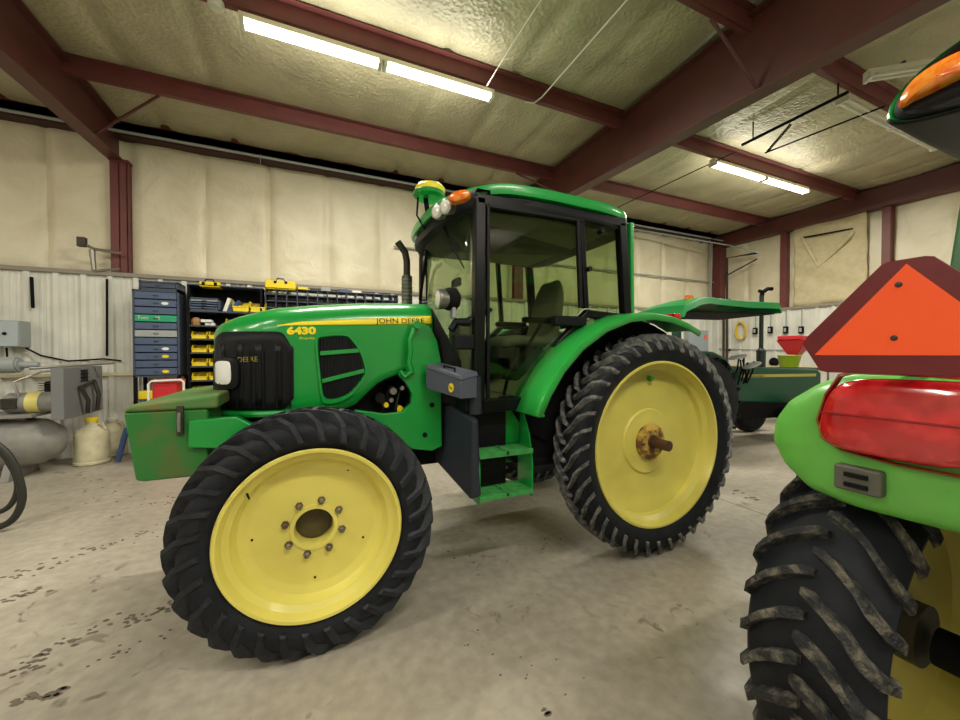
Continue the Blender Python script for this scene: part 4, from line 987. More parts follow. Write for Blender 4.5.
# canopy
cp = []
for x_, dz in ((-.42, -.08), (-.38, 0), (-.12, .11), (.06, .14), (.35, .12), (.8, .10), (1.45, .10), (1.5, .03)):
    cp.append([(x_, -.62, 2.22+dz-.02), (x_, -.6, 2.3+dz), (x_, -.4, 2.32+dz), (x_, 0, 2.34+dz), (x_, .4, 2.32+dz), (x_, .6, 2.3+dz), (x_, .62, 2.22+dz-.02)])
mb = MB().grid(cp); mb.f.append(tuple(range(7))); mb.f.append(tuple(len(mb.v)-1-i for i in range(7)))
kc = kb(mb).build('canopy', M_fgreen, K, solid=.02, bevel=.012)
kb(MB().box((-.36, -.56, 2.215), (1.42, .56, 2.235))).build('canopy_lining', M_mattb, kc, smooth=0)
kb(MB().box((-.4, -.42, .9), (-.3, -.32, 2.24)).box((-.4, .32, .9), (-.3, .42, 2.24)).box((-.4, -.42, 2.1), (-.3, .42, 2.2)).box((-.43, -.5, 1.5), (-.36, -.36, 2.1))).build('roll_bar', M_dkgreen, K, bevel=.01)
kb(MB().lathe([(2.4, .07), (2.44, .07), (2.47, .05), (2.47, 0)], (-.05, -.3, .05), 'Z', 16)).build('beacon', M_amber, kc)
kb(MB().box((-.25, -.22, 1.0), (.15, .22, 1.12)).box((-.3, -.22, 1.1), (-.2, .22, 1.5))).build('seat', M_black, K, bevel=.04, bseg=3)
mb = MB(); cst = Vector((.72, 0, 1.42)); mb.tube([cst + Vector((.06*cos(2*pi*k/24), .18*cos(2*pi*k/24+pi/2), .17*sin(2*pi*k/24)*.5)) for k in range(25)], .014, 6); mb.tube([cst, (.98, 0, 1.1)], .02, 8)
kb(mb).build('steering_wheel', M_black, K)
mb = MB(); rnd = random.Random(5)
for k in range(9):
    a = Vector((.6+.55*rnd.random(), -.35+.2*rnd.random(), 1.0+.1*rnd.random())); b_ = a+Vector((.15*rnd.random()-.05, -.05, .25+.2*rnd.random())); mb.tube([a, (a+b_)/2+Vector((.05, 0, .02)), b_], .014, 6)
kb(mb).build('control_levers', M_mattb, K)
for (x_, z_, rot) in ((.82, 1.5, 12), (1.12, 1.36, 20)):
    kb(MB().lathe([(-.02, .02), (-.015, .11), (.0, .12), (.015, .11), (.02, .02)], (0, 0, 0), 'Z', 20, Matrix.Translation((x_, -.42, z_)) @ Matrix.Rotation(rad(-rot), 4, 'Y') @ Matrix.Scale(1.4, 4, (1, 0, 0)))).build('operator_pad', M_lgrey, K)

# ================================================================ WALL STORAGE
WY = 7.18      # front plane of the cabinets
def drawer_unit(x0, x1, z0, z1, n, lab, colors, name='drawer_cabinet', labels=()):
    t = thing(name, lab, 'cabinet', ((x0+x1)/2, WY+.2, z0))
    mb = MB(); s_ = .025
    mb.box((x0, WY, z0), (x0+s_, WY+.37, z1)); mb.box((x1-s_, WY, z0), (x1, WY+.37, z1)); mb.box((x0, WY, z1-s_), (x1, WY+.37, z1)); mb.box((x0, WY, z0), (x1, WY+.37, z0+s_)); mb.box((x0, WY+.35, z0), (x1, WY+.37, z1))
    mb.build('cabinet_body', M_blued, t)
    h = (z1-z0-2*s_)/n
    for i in range(n):
        za = z1-s_-(i+1)*h+.008; zb_3 = za+h-.016
        d = MB().box((x0+s_+.005, WY-.012, za), (x1-s_-.005, WY+.34, zb_3)).build('drawer', colors.get(i, M_blue), t, bevel=.004)
        MB().tube([((x0+x1)/2-.03, WY-.014, (za+zb_3)/2), ((x0+x1)/2, WY-.03, (za+zb_3)/2-.005), ((x0+x1)/2+.03, WY-.014, (za+zb_3)/2)], .006, 6).build('handle', M_dsteel, d)
        if i in labels: MB().lathe([(0, 0), (0, .045), (.004, .045)], (0, 0, 0), 'Z', 16, Matrix.Translation((x1-.17, WY-.013, (za+zb_3)/2)) @ Matrix.Rotation(rad(90), 4, 'X') @ Matrix.Scale(.5, 4, (0, 1, 0))).build('oval_label', M_lampw if i % 2 else M_yel2, d)
    return t
def wx(u): return py(u, 300, WY).x
def wz(u, v): return py(u, v, WY).z
xa, xb = wx(132), wx(179)
dc = drawer_unit(xa, xb, wz(155, 377), wz(155, 290), 11, 'tall slate blue drawer cabinet with one green and one grey drawer', {3: M_tgreen, 5: M_lgrey}, labels=(1, 7, 8, 10))
text('drawer_label', 'Tom    M', .07, M_white, dc, (xa+.06, WY-.016, wz(155, 319.5)), (1, 0, 0), (0, 0, 1), ext=.001)
drawer_unit(xa+.08, xb-.01, wz(155, 290)+.003, wz(155, 281), 1, 'low blue metal case lying on top of the tall drawer cabinet', {0: M_blued})
t = thing('shelf_rack', 'open black stand under the tall drawer cabinet', 'rack', ((xa+xb)/2, WY+.2, 0))
mb = MB(); 
for x in (xa+.02, xb-.02):
    for y in (WY+.02, WY+.38): mb.box((x-.02, y-.02, 0), (x+.02, y+.02, wz(155, 377)-.002))
mb.build('frame', M_mattb, t)
for z_ in (.15, .55, .85): MB().box((xa, WY, z_), (xb, WY+.4, z_+.02)).build('shelf', M_blued, t)
for i in range(3):
    for k in range(2):
        zz = .575 if k == 0 else .875
        o = MB().box((xa+.05+i*.2, WY+.02, zz), (xa+.22+i*.2, WY+.3, zz+.12)).build('parts_bin', M_yel2 if i != 1 else M_redt, None, bevel=.008)
        tag(o, '%s bin on the %s shelf below the tall drawer cabinet' % (('left yellow', 'red', 'right yellow')[i], ('lower', 'upper')[k]), 'bin', 'bins below the drawer cabinet')
# bin shelving
sx0, sx1 = wx(187), wx(262)
t = thing('bin_shelving', 'dark shelf unit full of yellow bins behind the hood of the big tractor', 'shelving', ((sx0+sx1)/2, WY+.2, 0))
ztop = wz(230, 287); 
mb = MB(); 
for x in (sx0, sx1-.03): mb.box((x, WY, 0), (x+.03, WY+.35, ztop))
mb.box((sx0, WY+.34, 0), (sx1, WY+.35, ztop)); SHF = mb.build('frame', M_mattb, t); MB().box((sx0, WY, ztop), (sx1+.02, WY+.35, ztop+.015)).build('top_board', M_blued, t, smooth=0)
lev = [wz(215, v) for v in (311, 325.5, 339, 352.5, 366, 380, 394)] + [.55, .25]
for z_ in lev: MB().box((sx0+.03, WY, z_-.02), (sx1-.03, WY+.34, z_)).build('shelf', M_blued, t)
def make_bin(name='parts_bin'):
    t = thing(name, 'yellow plastic parts bin', 'bin', (0, 0, 0))
    w_, d_, h_ = .2, .28, .1; q = .006
    mb = MB(); mb.box((-w_/2, 0, 0), (w_/2, d_, q)); mb.box((-w_/2, 0, 0), (w_/2, q, h_*.6)); mb.box((-w_/2, d_-q, 0), (w_/2, d_, h_*1.2))
    for s_ in (-1, 1):
        x_ = s_*(w_/2-q/2); mb.prism([(x_-q/2, 0, 0), (x_-q/2, d_, 0), (x_-q/2, d_, h_*1.2), (x_-q/2, .06, h_*1.2), (x_-q/2, 0, h_*.6)], (q, 0, 0))
    mb.box((-w_/2, -.008, h_*.5), (w_/2, .0, h_*.62))
    mb.build('tray', M_yel2, t)
    rnd = random.Random(3); mb = MB()
    for k in range(9):
        x_ = -.05+.1*rnd.random(); y_ = .04+.18*rnd.random(); mb.box((x_-.018, y_-.018, .01), (x_+.018, y_+.018, .05+.03*rnd.random()))
    mb.build('fittings', mat('loose_fittings', '#8a8374', .5, metal=.3), t)
    return t
proto = None
rown = ['top', 'second', 'third', 'fourth', 'fifth', 'sixth', 'seventh', 'eighth']
rr = random.Random(11)
for li, z_ in enumerate(lev[1:7]):
    nb = 5
    for i in range(nb):
        x_ = sx0+.145+i*.225
        if x_ > sx1-.1: continue
        if li == 0 and i == 0: continue
        if li == 0 and i == 1: continue
        lab = 'yellow parts bin on the %s bin shelf, %s from the left' % (rown[li+1], ['first', 'second', 'third', 'fourth', 'fifth'][i])
        if proto is None: proto = make_bin(); o = proto; o.location = (x_, WY+.005, z_); o['label'] = lab; o['group'] = 'yellow bins on the shelf unit'
        else: o = dup(proto, Matrix.Identity(4), lab); o.location = (x_, WY+.005, z_)
for i, u in enumerate((240, 256)):
    o = dup(proto, Matrix.Identity(4), 'large yellow bin on the top shelf, %s' % ('beside the leaning blue binder' if i == 0 else 'at the right end')); o.location = (wx(u)+.02, WY+.005, lev[0]); o.scale = (1.25, 1, 1.5)
# items on top shelf
drawer_unit(wx(188.5), wx(220), lev[0], lev[0]+.2, 4, 'small slate blue drawer case on the top shelf', {0: M_lgrey}, name='small_drawer_case')
tag(MB().box((0, 0, 0), (.05, .25, .23), Matrix.Translation((wx(221)+.015, WY+.02, lev[0]+.006)) @ Matrix.Rotation(rad(18), 4, 'Y')).build('binder', M_white, bevel=.004), 'white binder leaning on the top shelf', 'binder')
tag(MB().box((0, 0, 0), (.05, .25, .24), Matrix.Translation((wx(222.5)+.06, WY+.02, lev[0]+.008)) @ Matrix.Rotation(rad(38), 4, 'Y')).build('binder', mat('binder_blue', '#1f3f80', .4), bevel=.004), 'blue binder tipped over beside the white binder', 'binder')
mb = MB().lathe([(0, .06), (.07, .07), (.12, .04), (.13, 0)], (wx(194), WY+.1, lev[1]), 'Z', 10)
tag(mb.build('paper_bag', M_brown, bevel=.01), 'crumpled brown paper bag on the second shelf', 'bag')
rnd = random.Random(2); mb = MB()
for k in range(10): mb.box((0, 0, 0), (.06, .05, .045), Matrix.Translation((wx(199)+.13*rnd.random(), WY+.03+.1*rnd.random(), lev[1]+.0+.05*(k % 2))) )
tag(mb.build('small_parts_heap', M_lampw, bevel=.008), 'heap of white small parts on the second shelf', 'parts')
def small_case(u0, u1, v0, v1, lab, m=M_yel2):
    x0, x1, z0, z1 = wx(u0), wx(u1), wz((u0+u1)/2, v1), wz((u0+u1)/2, v0)
    t = thing('tool_case', lab, 'case', ((x0+x1)/2, WY+.1, z0))
    MB().box((x0, WY, z0), (x1, WY+.25, z1)).build('shell', m, t, bevel=.015)
    MB().tube([((x0+x1)/2-.06, WY+.01, z1-.005), ((x0+x1)/2-.05, WY+.01, z1+.03), ((x0+x1)/2+.05, WY+.01, z1+.03), ((x0+x1)/2+.06, WY+.01, z1-.005)], .01, 6).build('handle', M_mattb, t)
    for dx in (-.08, .08): MB().box(((x0+x1)/2+dx-.02, WY-.008, z1-.05), ((x0+x1)/2+dx+.02, WY, z1-.01)).build('latch', M_mattb, t)
    return t
small_case(199, 220, 281.5, 286.8, 'flat yellow case on top of the bin shelf unit')
# pigeonhole cabinet
px0, px1 = wx(265), wx(398); pzt, pzb = wz(330, 291), wz(330, 312)-.35
t = thing('pigeonhole_cabinet', 'dark blue pigeonhole cabinet on the wall above the tractor hood', 'cabinet', ((px0+px1)/2, WY+.2, pzb))
MB().box((px0, WY, pzb), (px1, WY+.35, pzb+.012)).box((px0, WY, pzt-.012), (px1, WY+.35, pzt)).box((px0, WY, pzb), (px0+.012, WY+.35, pzt)).box((px1-.012, WY, pzb), (px1, WY+.35, pzt)).build('cabinet_body', mat('pigeonhole_blue', '#3d4454', .5), t)
mb = MB(); k = 1
while px0+k*.16 < px1-.03: mb.box((px0+k*.16-.007, WY+.0, pzb), (px0+k*.16+.007, WY+.33, pzt)); k += 1
z_ = pzt-.11
while z_ > pzb+.03: mb.box((px0, WY, z_-.007), (px1, WY+.33, z_+.007)); z_ -= .11
mb.build('divider_grid', M_blued, t)
tag(MB().box((px0+.02, WY+.02, .0), (px0+.06, WY+.33, pzb)).box((px1-.06, WY+.02, 0), (px1-.02, WY+.33, pzb)).box((px0+.02, WY+.28, .4), (px1-.02, WY+.33, .5)).build('cabinet_stand', M_blued), 'steel stand holding the pigeonhole cabinet', 'stand')
small_case(265, 296, 280.5, 289.5, 'larger yellow case on the left end of the pigeonhole cabinet')
for i, (u, m, lab, h_) in enumerate(((303, M_yel2, 'small yellow tub on the pigeonhole cabinet', .05), (326, M_lgrey, 'grey box on the pigeonhole cabinet, left of the blue one', .07), (344, M_blue, 'blue box on the pigeonhole cabinet', .06), (357, M_white, 'small white box on the pigeonhole cabinet', .045))):
    x_ = wx(u); t = MB().box((x_-.08, WY+.05, pzt+.001), (x_+.08, WY+.2, pzt+h_)).build('small_box', m, bevel=.008); tag(t, lab, 'box')
# ---------------------------------------------------------------- electrical and compressor
t = thing('control_box', 'light grey electrical box on the white ribbed wall at the left edge', 'electrical box', (-3.95, 7.55, 1.9))
p0 = py(-10, 320, 7.35); p1 = py(20, 347, 7.35)
MB().box((p0.x, 7.35, p1.z), (p1.x, 7.58, p0.z)).build('enclosure', M_lgrey, t, bevel=.006)
MB().box((p0.x+.01, 7.335, p1.z+.012), (p1.x-.012, 7.35, p0.z-.012)).build('door', mat('box_door', '#a9b4ba', .4), t, bevel=.004)
MB().lathe([(7.32, 0), (7.32, .02), (7.335, .022)], (p1.x-.14, 0, (p0.z+p1.z)/2), 'Y', 14).build('latch', M_mattb, t)
rod('power_cable', [(p1.x-.02, 7.5, p1.z-.01), (p1.x+.12, 7.54, p1.z-.12), (p1.x+.4, 7.56, p1.z-.2), (p1.x+.8, 7.56, p1.z-.17), (p1.x+1.0, 7.56, p1.z-.2)], .012, M_mattb, 'black cable looping right from the grey electrical box', 'cable')
rod('power_cable', [(p0.x+.1, 7.45, p1.z-.01), (p0.x+.08, 7.5, p1.z-.2), (p0.x-.1, 7.5, p1.z-.3)], .012, M_mattb, 'short black cable below the grey electrical box', 'cable')
rod('drop_pipe', [py(107, 279, 7.54), py(107, 356, 7.54)], .016, M_mattb, 'dark vertical pipe on the white wall left of the drawer cabinet', 'pipe')
rod('hanging_strap', [py(31.5, 277, 7.54), py(33, 308, 7.54)], .02, M_mattb, 'short black strap hanging from the wall trim', 'strap')
# wall bracket beside the column
t = thing('wall_bracket', 'grey steel arm bracket fixed to the red column above the white wall', 'bracket', (-3.0, 7.5, 2.9))
q = lambda u, v: py(u, v, 7.55)
MB().tube([q(120, 253), q(94, 249), q(82, 243)], .022, 8).tube([q(120, 269), q(94, 271)], .018, 8).tube([q(92, 250), q(94, 270)], [.04, .03], 8).build('arm', M_steel, t)
MB().box((-.05, -.04, -.07), (.05, .04, .07), Matrix.Translation(q(82, 242))).build('clamp', M_dsteel, t, bevel=.01)
# compressor
C_ = thing('air_compressor', 'grey air compressor with a belt guard on a long horizontal tank', 'compressor', (-3.75, 6.9, 0))
cy = 6.75; zc_ = .52
xe = py(68, 445, cy).x
rows = [(xe-2.2, 0), (xe-2.15, .2), (xe-2.0, .3), (xe-.45, .3), (xe-.22, .27), (xe-.08, .18), (xe, 0)]
zt = py(30, 417, cy).z; zb_4 = py(30, 466, cy).z; rad_ = (zt-zb_4)/2; zc_ = (zt+zb_4)/2
MB().lathe([(a, r/.3*rad_) for a, r in rows], (0, cy, zc_), 'X', 40).build('air_tank', M_comp, C_, smooth=50)
for x in (xe-.45, xe-1.7):
    mb = MB(); mb.hexa([(x-.04, cy-.3, 0), (x+.04, cy-.3, 0), (x+.04, cy+.3, 0), (x-.04, cy+.3, 0), (x-.04, cy-.2, zc_-rad_*.6), (x+.04, cy-.2, zc_-rad_*.6), (x+.04, cy+.2, zc_-rad_*.6), (x-.04, cy+.2, zc_-rad_*.6)])
    mb.build('tank_leg', M_comp, C_, bevel=.01)
MB().box((xe-1.7, cy-.28, zc_+rad_+.02), (xe-.2, cy+.28, zc_+rad_+.06)).box((xe-1.2, cy-.1, zc_+rad_-.06), (xe-1.0, cy+.1, zc_+rad_+.03)).box((xe-.5, cy-.1, zc_+rad_-.06), (xe-.35, cy+.1, zc_+rad_+.03)).build('platform', M_comp, C_, bevel=.008)
# belt guard: faces seen from the right
ga = py(50, 368, 6.45); gb_ = py(64, 420, 6.45); gt = ga.z; gl = gb_.z
ge = py(111, 362, 7.3)
MB().box((ga.x, 6.45, gl), (gb_.x, 7.42, gt)).build('belt_guard', mat('guard_grey', '#77797b', .45), C_, bevel=.008)
mb = MB()
for k in range(5): mb.box((gb_.x, 6.6+k*.035+.25, gt-.2), (gb_.x+.006, 6.615+k*.035+.25, gt-.05))
for k in range(4): mb.box((gb_.x, 6.82, gt-.2+k*.05), (gb_.x+.008, 7.02, gt-.19+k*.05))
mb.build('guard_grating', M_mattb, C_)
MB().tube([(gb_.x+.03, 6.75, gt-.25), (gb_.x+.09, 6.8, gt-.45), (gb_.x+.06, 6.85, gt-.62)], .025, 8).tube([(gb_.x+.03, 7.1, gt-.2), (gb_.x+.08, 7.1, gt-.4), (gb_.x+.06, 7.1, gt-.62)], .025, 8).tube([(gb_.x+.03, 6.75, gt-.28), (gb_.x+.03, 7.1, gt-.2)], .02, 8).build('hoses', M_dsteel, C_)
mz = zc_+rad_+.06
m_ = MB().lathe([(ga.x-.52, 0), (ga.x-.52, .1), (ga.x-.48, .13), (ga.x-.05, .13), (ga.x-.0, .08)], (0, 6.7, mz+.13), 'X', 28).build('motor', M_comp, C_)
MB().lathe([(ga.x-.3, .132), (ga.x-.3, .135), (ga.x-.18, .135), (ga.x-.18, .132)], (0, 6.7, mz+.13), 'X', 28).build('motor_plate', mat('motor_label', '#d8cc78', .4), m_)
MB().box((ga.x-.5, 6.55, mz+.07), (ga.x-.36, 6.6, mz+.2)).build('capacitor_box', M_dsteel, m_, bevel=.01)
pu = MB().box((ga.x-.3, 6.95, mz), (ga.x-.02, 7.2, mz+.38)).build('pump', M_mattb, C_, bevel=.02)
mb = MB()
for k in range(6): mb.box((ga.x-.34, 6.92, mz+.2+k*.03), (ga.x-.02, 7.23, mz+.208+k*.03))
mb.build('cooling_fins', M_dsteel, pu)
MB().tube([(ga.x-.35, 6.6, mz+.2), (ga.x-.4, 6.6, mz+.4), (ga.x-.2, 6.7, mz+.52), (ga.x+.0, 6.8, mz+.54)], .014, 8).tube([(ga.x-.5, 7.1, mz+.55), (ga.x+.35, 7.15, mz+.62)], .02, 8).build('pipes', M_steel, C_)
pf = py(8, 365, 7.2)
t = MB().lathe([(pf.x-.4, 0), (pf.x-.4, .11), (pf.x+.1, .11), (pf.x+.1, .09), (pf.x+.12, .09), (pf.x+.12, .05), (pf.x+.3, .035)], (0, 7.2, pf.z), 'X', 28).build('air_filter', M_lgrey, C_)
# jugs
def jug(u, v, d, s_, lab, capm, grp='white plastic jugs by the compressor'):
    b0 = pz(u, v, 0); t = thing('plastic_jug', lab, 'jug', (b0.x, b0.y, 0), 0, None)
    r_ = .17*s_; h_ = .6*s_
    prof = [(0, 0), (0, r_*.95), (.015, r_*1.05), (h_*.06, r_*1.05), (h_*.08, r_), (h_*.14, r_*1.04), (h_*.2, r_), (h_*.62, r_), (h_*.7, r_*.9), (h_*.78, r_*.55), (h_*.84, r_*.35), (h_*.92, r_*.33), (h_*.92, 0)]
    MB().lathe(prof, (b0.x, b0.y, 0), 'Z', 28).build('jug_body', M_jug, t)
    MB().lathe([(h_*.9, r_*.38), (h_*.97, r_*.38), (h_*.99, r_*.3), (h_*.99, 0)], (b0.x, b0.y, 0), 'Z', 20).build('cap', capm, t)
    MB().tube([(b0.x+r_*.3, b0.y-.02, h_*.82), (b0.x+r_*.7, b0.y-.04, h_*.86), (b0.x+r_*.9, b0.y-.04, h_*.72)], .014, 8).build('grip', M_jug, t)
    return t
jug(92.5, 463, 0, 1.1, 'nearer white plastic jug with a black and yellow cap by the tank', M_yel2)
jug(113, 455, 0, .98, 'white plastic jug standing behind and right of the nearer jug', M_white)
rod('blue_leg', [pz(118, 461, 0.02), pz(121, 461, .02)+Vector((.03, .0, .3)), pz(124, 458, .02)+Vector((.03, .02, .42))], .035, M_blueh, 'dark blue padded tube on the floor below the drawer cabinet', 'tube')
# black hose loop
HY = pz(-2, 529, .03).y
q = lambda u, v: py(u, v, HY)
def hose_loop(pts, dy, r_, lab):
    lp_ = smooth_loop([q(u, v)+Vector((0, dy, 0)) for u, v in pts], 4); lp_.append(lp_[0])
    tag(MB().tube(lp_, r_, 10, cap=False).build('air_hose', M_hose), lab, 'hose')
hose_loop([(-60, 440), (-30, 437), (-10, 441), (8, 455), (19, 478), (22, 500), (14, 518), (-2, 527), (-30, 529), (-60, 520), (-74, 480)], 0, .028, 'thick black hose loop at the left edge, outer loop')
hose_loop([(-45, 452), (-8, 454), (5, 468), (12, 486), (8, 503), (-4, 514), (-30, 519), (-55, 508), (-62, 478)], .07, .022, 'black hose loop at the left edge, inner loop')
# red cart with white frame
rp = lambda u, v: py(u, v, 6.6)
a = rp(152, 384); b_ = rp(178, 440)
t = thing('red_tool_chest', 'red steel chest with a white tube handle behind the front toolbox', 'tool chest', ((a.x+b_.x)/2, 6.8, 0))
MB().box((a.x, 6.6, .15), (b_.x, 6.95, a.z)).build('chest', M_redt, t, bevel=.012)
MB().box((a.x-.01, 6.59, a.z), (b_.x+.01, 6.96, a.z+.05)).build('lid', M_redt, t, bevel=.012)
MB().tube([(a.x-.03, 6.57, .3), (a.x-.03, 6.57, a.z+.0), (a.x, 6.57, a.z+.04), (b_.x+.05, 6.57, a.z+.05), (b_.x+.08, 6.57, a.z+.02), (b_.x+.08, 6.57, .3)], .016, 8).build('tube_handle', M_white, t)
for x in (a.x+.05, b_.x-.05):
    for y in (6.65, 6.9): MB().lathe([(y-.02, 0), (y-.02, .07), (y+.02, .07), (y+.02, 0)], (x, 0, .075), 'Y', 16).build('caster', M_mattb, t)
# ================================================================ END WALL OBJECTS
EX = PNX-.04
def ew(u, v): return px(u, v, EX)
p0, p1 = py(688, 330, 7.45), py(708, 352, 7.45)
t = thing('breaker_panel', 'grey electrical panel on the back wall behind the green canopy', 'electrical box', ((p0.x+p1.x)/2, 7.8, p1.z))
MB().box((p0.x, 7.44, p1.z), (p1.x, 7.565, p0.z)).build('enclosure', M_lgrey, t, bevel=.01)
MB().box((p0.x+.03, 7.425, p1.z+.03), (p1.x-.03, 7.44, p0.z-.03)).build('door', mat('panel_door', '#9aa6ac', .4), t, bevel=.005)
MB().box((p1.x-.2, 7.42, p0.z-.25), (p1.x-.1, 7.426, p0.z-.13)).build('warning_sticker', M_orange, t)
c_ = ew(742, 331); mb = MB()
for k in range(5):
    mb.tube([(EX-.03-.012*k, c_.y+(.13+.012*(k % 3))*cos(2*pi*i/28), c_.z+(.24+.012*(k % 2))*sin(2*pi*i/28)) for i in range(29)], .016, 6, cap=False)
tag(mb.build('coiled_cord', mat('cord_yellow', '#d9b92a', .5)), 'yellow extension cord coiled on the end wall', 'cord')
for i, (u, v) in enumerate(((756, 331), (771, 330), (786.5, 330), (802, 330))):
    p = ew(u, v); t = thing('wall_outlet', 'dark outlet box on the end wall, %s right of the coiled yellow cord' % ['first', 'second', 'third', 'fourth'][i], 'outlet', (EX, p.y, p.z), 0, None)
    MB().box((EX-.07, p.y-.05, p.z-.09), (EX+.0, p.y+.05, p.z+.09)).build('box', M_mattb, t, bevel=.01)
    MB().box((EX-.075, p.y-.025, p.z-.05), (EX-.07, p.y+.025, p.z+.05)).build('cover_plate', M_lgrey, t)
    MB().tube([(EX-.02, p.y, p.z+.09), (EX-.02, p.y, WT-.06)], .014, 6).build('conduit', M_lgrey, t)
rod('drop_pipe', [ew(723.5, 300), ew(723.5, 380)], .03, M_rust2, 'brown vertical pipe on the end wall left of the coiled cord', 'pipe')
rod('wall_pipe', [ew(705, 348)+Vector((0, .2, 0)), ew(760, 350), ew(825, 350)], .014, M_lgrey, 'thin pale pipe low along the end wall', 'pipe')
# draped tarp above
ew2 = lambda u, v: px(u, v, XR-.15)
ya, yb_ = ew2(795, 250).y, ew2(868, 250).y
TP = thing('draped_tarp', 'baggy cream tarp fastened high on the end wall', 'tarp', (XR-.1, (ya+yb_)/2, 2.8))
rows = []
for k in range(15):
    z_ = 2.75+(4.75-2.75)*k/14; r_ = []
    for i in range(33):
        s_ = i/32; y_ = ya+(yb_-ya)*s_
        bul = .07+.05*sin(s_*pi)*sin(k*.9+s_*3)+.03*sin(k*1.7+s_*9)
        if k > 8: bul += .06*abs(s_-.5)*(k-8)/6*2
        r_.append((XR-.05-max(.1, bul+.06), y_, z_))
    rows.append(r_)
MB().grid(rows).build('sheet', M_tan, TP, solid=.01, smooth=80)
cc = [ew2(803, 237), ew2(808, 246), ew2(820, 267), ew2(836, 252), ew2(856, 231)]
MB().tube([p+Vector((-.06, 0, 0)) for p in cc], .05, 8).build('rolled_fold', M_tan, TP)
MB().tube([ew2(805, 238)+Vector((-.08, 0, 0)), ew2(855, 229)+Vector((-.08, 0, 0))], .02, 8).build('edge_cord', M_mattb, TP)
# swing arm at corner
SA = thing('swing_hoist', 'grey swing arm hoist mounted by the far corner column', 'hoist', (XR-.35, 7.3, 0))
sa = lambda u, v: px(u, v, PNX-.1)
MB().tube([(7.5, 7.45, 4.78), (XR-.9, 7.0, 4.6), px(760, 253, XR-1.2)], .02, 8).build('long_pipe', M_lgrey, SA)
MB().tube([sa(727, 372), sa(727, 258), sa(757, 253)], .03, 8).build('upright', M_dsteel, SA)
MB().tube([sa(724, 277), sa(757, 259)], .02, 8).build('diagonal_brace', M_dsteel, SA)
for (u, v) in ((728, 300), (728, 350)): p = sa(u, v); MB().box((p.x-.02, p.y-.05, p.z-.03), (PNX-.045, p.y+.05, p.z+.03)).build('wall_clamp', M_dsteel, SA)
# red hopper, lime bucket, stand
b0 = px(797, 372, 9.6); 
t = thing('utility_stand', 'light steel stand with tubes beside the lime bucket', 'stand', (9.6, b0.y, 0))
MB().box((9.05, b0.y-.45, 1.22), (9.9, b0.y+.45, 1.26)).build('top_board', M_dsteel, t)
mb = MB()
for dx in (-.5, .28):
    for dy in (-.42, .42): mb.tube([(9.6+dx, b0.y+dy, 0), (9.6+dx, b0.y+dy, 1.22)], .02, 8)
mb.build('legs', M_steel, t)
c_ = px(789, 372, 9.29)
t = thing('bucket', 'lime green bucket on the stand below the red hopper', 'bucket', (9.29, c_.y, 1.26))
MB().lathe([(1.265, .14), (1.27, .15), (1.5, .2), (1.52, .215), (1.53, .21), (1.5, .19), (1.29, .14), (1.29, 0)], (9.29, c_.y, 0), 'Z', 28).build('pail', M_lime, t)
MB().tube([(9.29, c_.y+.2*cos(a_), 1.5+.0-.2*sin(a_)*.3) for a_ in [pi*i/12 for i in range(13)]], .006, 6).build('bail', M_steel, t)
r0 = px(795, 345, 9.75)
t = thing('seed_hopper', 'red hopper funnel behind the lime bucket', 'hopper', (9.75, r0.y, 1.26))
MB().hexa([(9.66, r0.y-.08, 1.5), (9.84, r0.y-.08, 1.5), (9.84, r0.y+.08, 1.5), (9.66, r0.y+.08, 1.5), (9.55, r0.y-.28, 1.86), (9.95, r0.y-.28, 1.86), (9.95, r0.y+.28, 1.86), (9.55, r0.y+.28, 1.86)]).build('funnel', M_redt, t, bevel=.015)
MB().box((9.53, r0.y-.2, 1.86), (9.97, r0.y+.24, 1.95)).build('lid', M_redt, t, bevel=.02)
MB().tube([(9.75, r0.y, 1.5), (9.75, r0.y, 1.262)], .04, 10).build('spout', M_dsteel, t)
mb = MB(); mb.lathe([(0, .02), (.05, .12), (.06, .12), (.07, .0)], (0, 0, 0), 'X', 20, Matrix.Translation(tuple(ew(774, 362)+Vector((-.06, 0, 0)))))
tag(mb.build('coiled_cable', M_mattb), 'small dark coil on the end wall left of the lime bucket', 'cable')
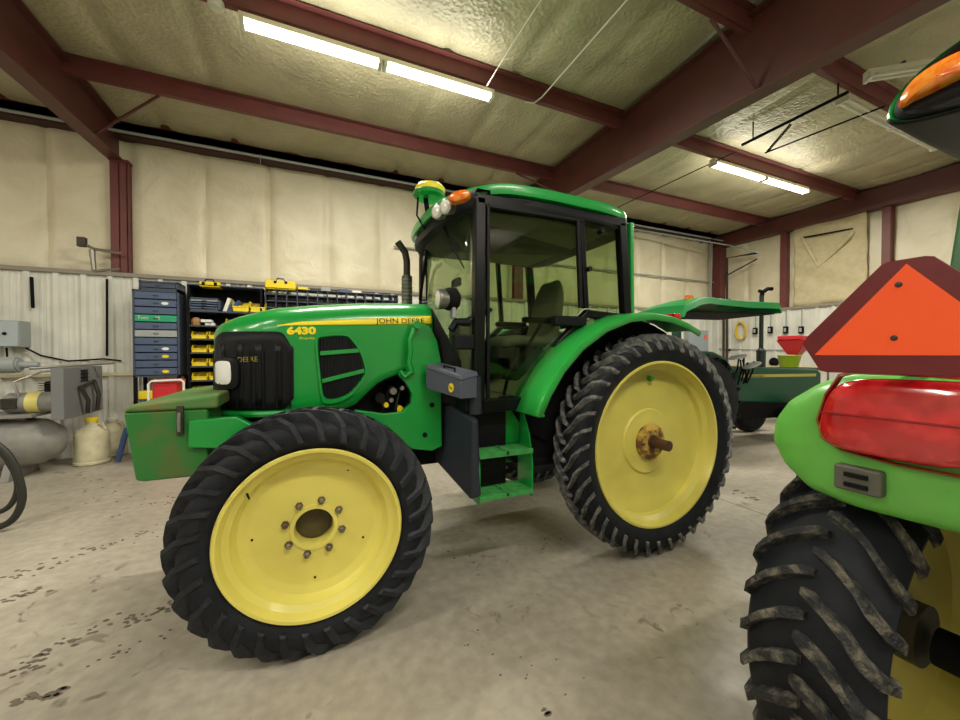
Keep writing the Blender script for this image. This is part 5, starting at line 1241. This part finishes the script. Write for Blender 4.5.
tag(MB().lathe([(0, .17), (.05, .2), (.95, .2), (1.05, .12), (1.15, .05), (1.15, 0)], (ew(719, 380).x-.6, ew(719, 380).y-.3, 0), 'Z', 20).build('gas_cylinder', M_redt), 'red cylinder standing by the far corner', 'cylinder')

# ---------------------------------------------------------------- dried mud on the floor
rnd = random.Random(21); mb = MB()
def fleck(u, v, r_):
    p = pz(u, v, 0); n_ = 9; ph = rnd.random()*6
    lo = [(p.x+r_*(.7+.5*rnd.random())*cos(2*pi*i/n_+ph), p.y+r_*.62*(.7+.5*rnd.random())*sin(2*pi*i/n_+ph)) for i in range(n_)]
    o = len(mb.v); mb.v += [(x, y, .0005) for x, y in lo]+[(p.x+(x-p.x)*.75, p.y+(y-p.y)*.75, .004) for x, y in lo]
    mb.f += [(o+i, o+(i+1) % n_, o+n_+(i+1) % n_, o+n_+i) for i in range(n_)]+[tuple(o+n_+i for i in range(n_))]
def track(a, b, wid, n, r0, r1):
    for i in range(n):
        t = rnd.random(); u = a[0]+(b[0]-a[0])*t+rnd.gauss(0, wid*.5); v = a[1]+(b[1]-a[1])*t+rnd.gauss(0, wid*.45); fleck(u, v, r0+(r1-r0)*rnd.random())
track((2, 683), (72, 638), 7, 30, .008, .022); track((60, 642), (165, 606), 6, 22, .007, .018); track((125, 625), (172, 602), 7, 18, .008, .018)
track((10, 704), (68, 688), 6, 16, .012, .03); track((0, 580), (150, 532), 5, 44, .008, .02); track((0, 602), (45, 588), 5, 16, .01, .024); track((85, 664), (170, 632), 6, 14, .006, .012)
track((140, 506), (180, 500), 5, 14, .008, .02); track((440, 560), (560, 540), 14, 8, .005, .012); track((735, 490), (760, 500), 4, 8, .02, .05); track((540, 710), (552, 716), 3, 4, .01, .02)
track((455, 640), (600, 690), 20, 12, .004, .009); track((180, 540), (60, 470), 25, 20, .006, .014)
tag(mb.build('dried_mud', mat('dried_mud', '#6d6456', .9, var=.25, vscale=12), smooth=0), 'dried brown mud flecks in tyre tracks on the concrete', 'mud', None, 'stuff')
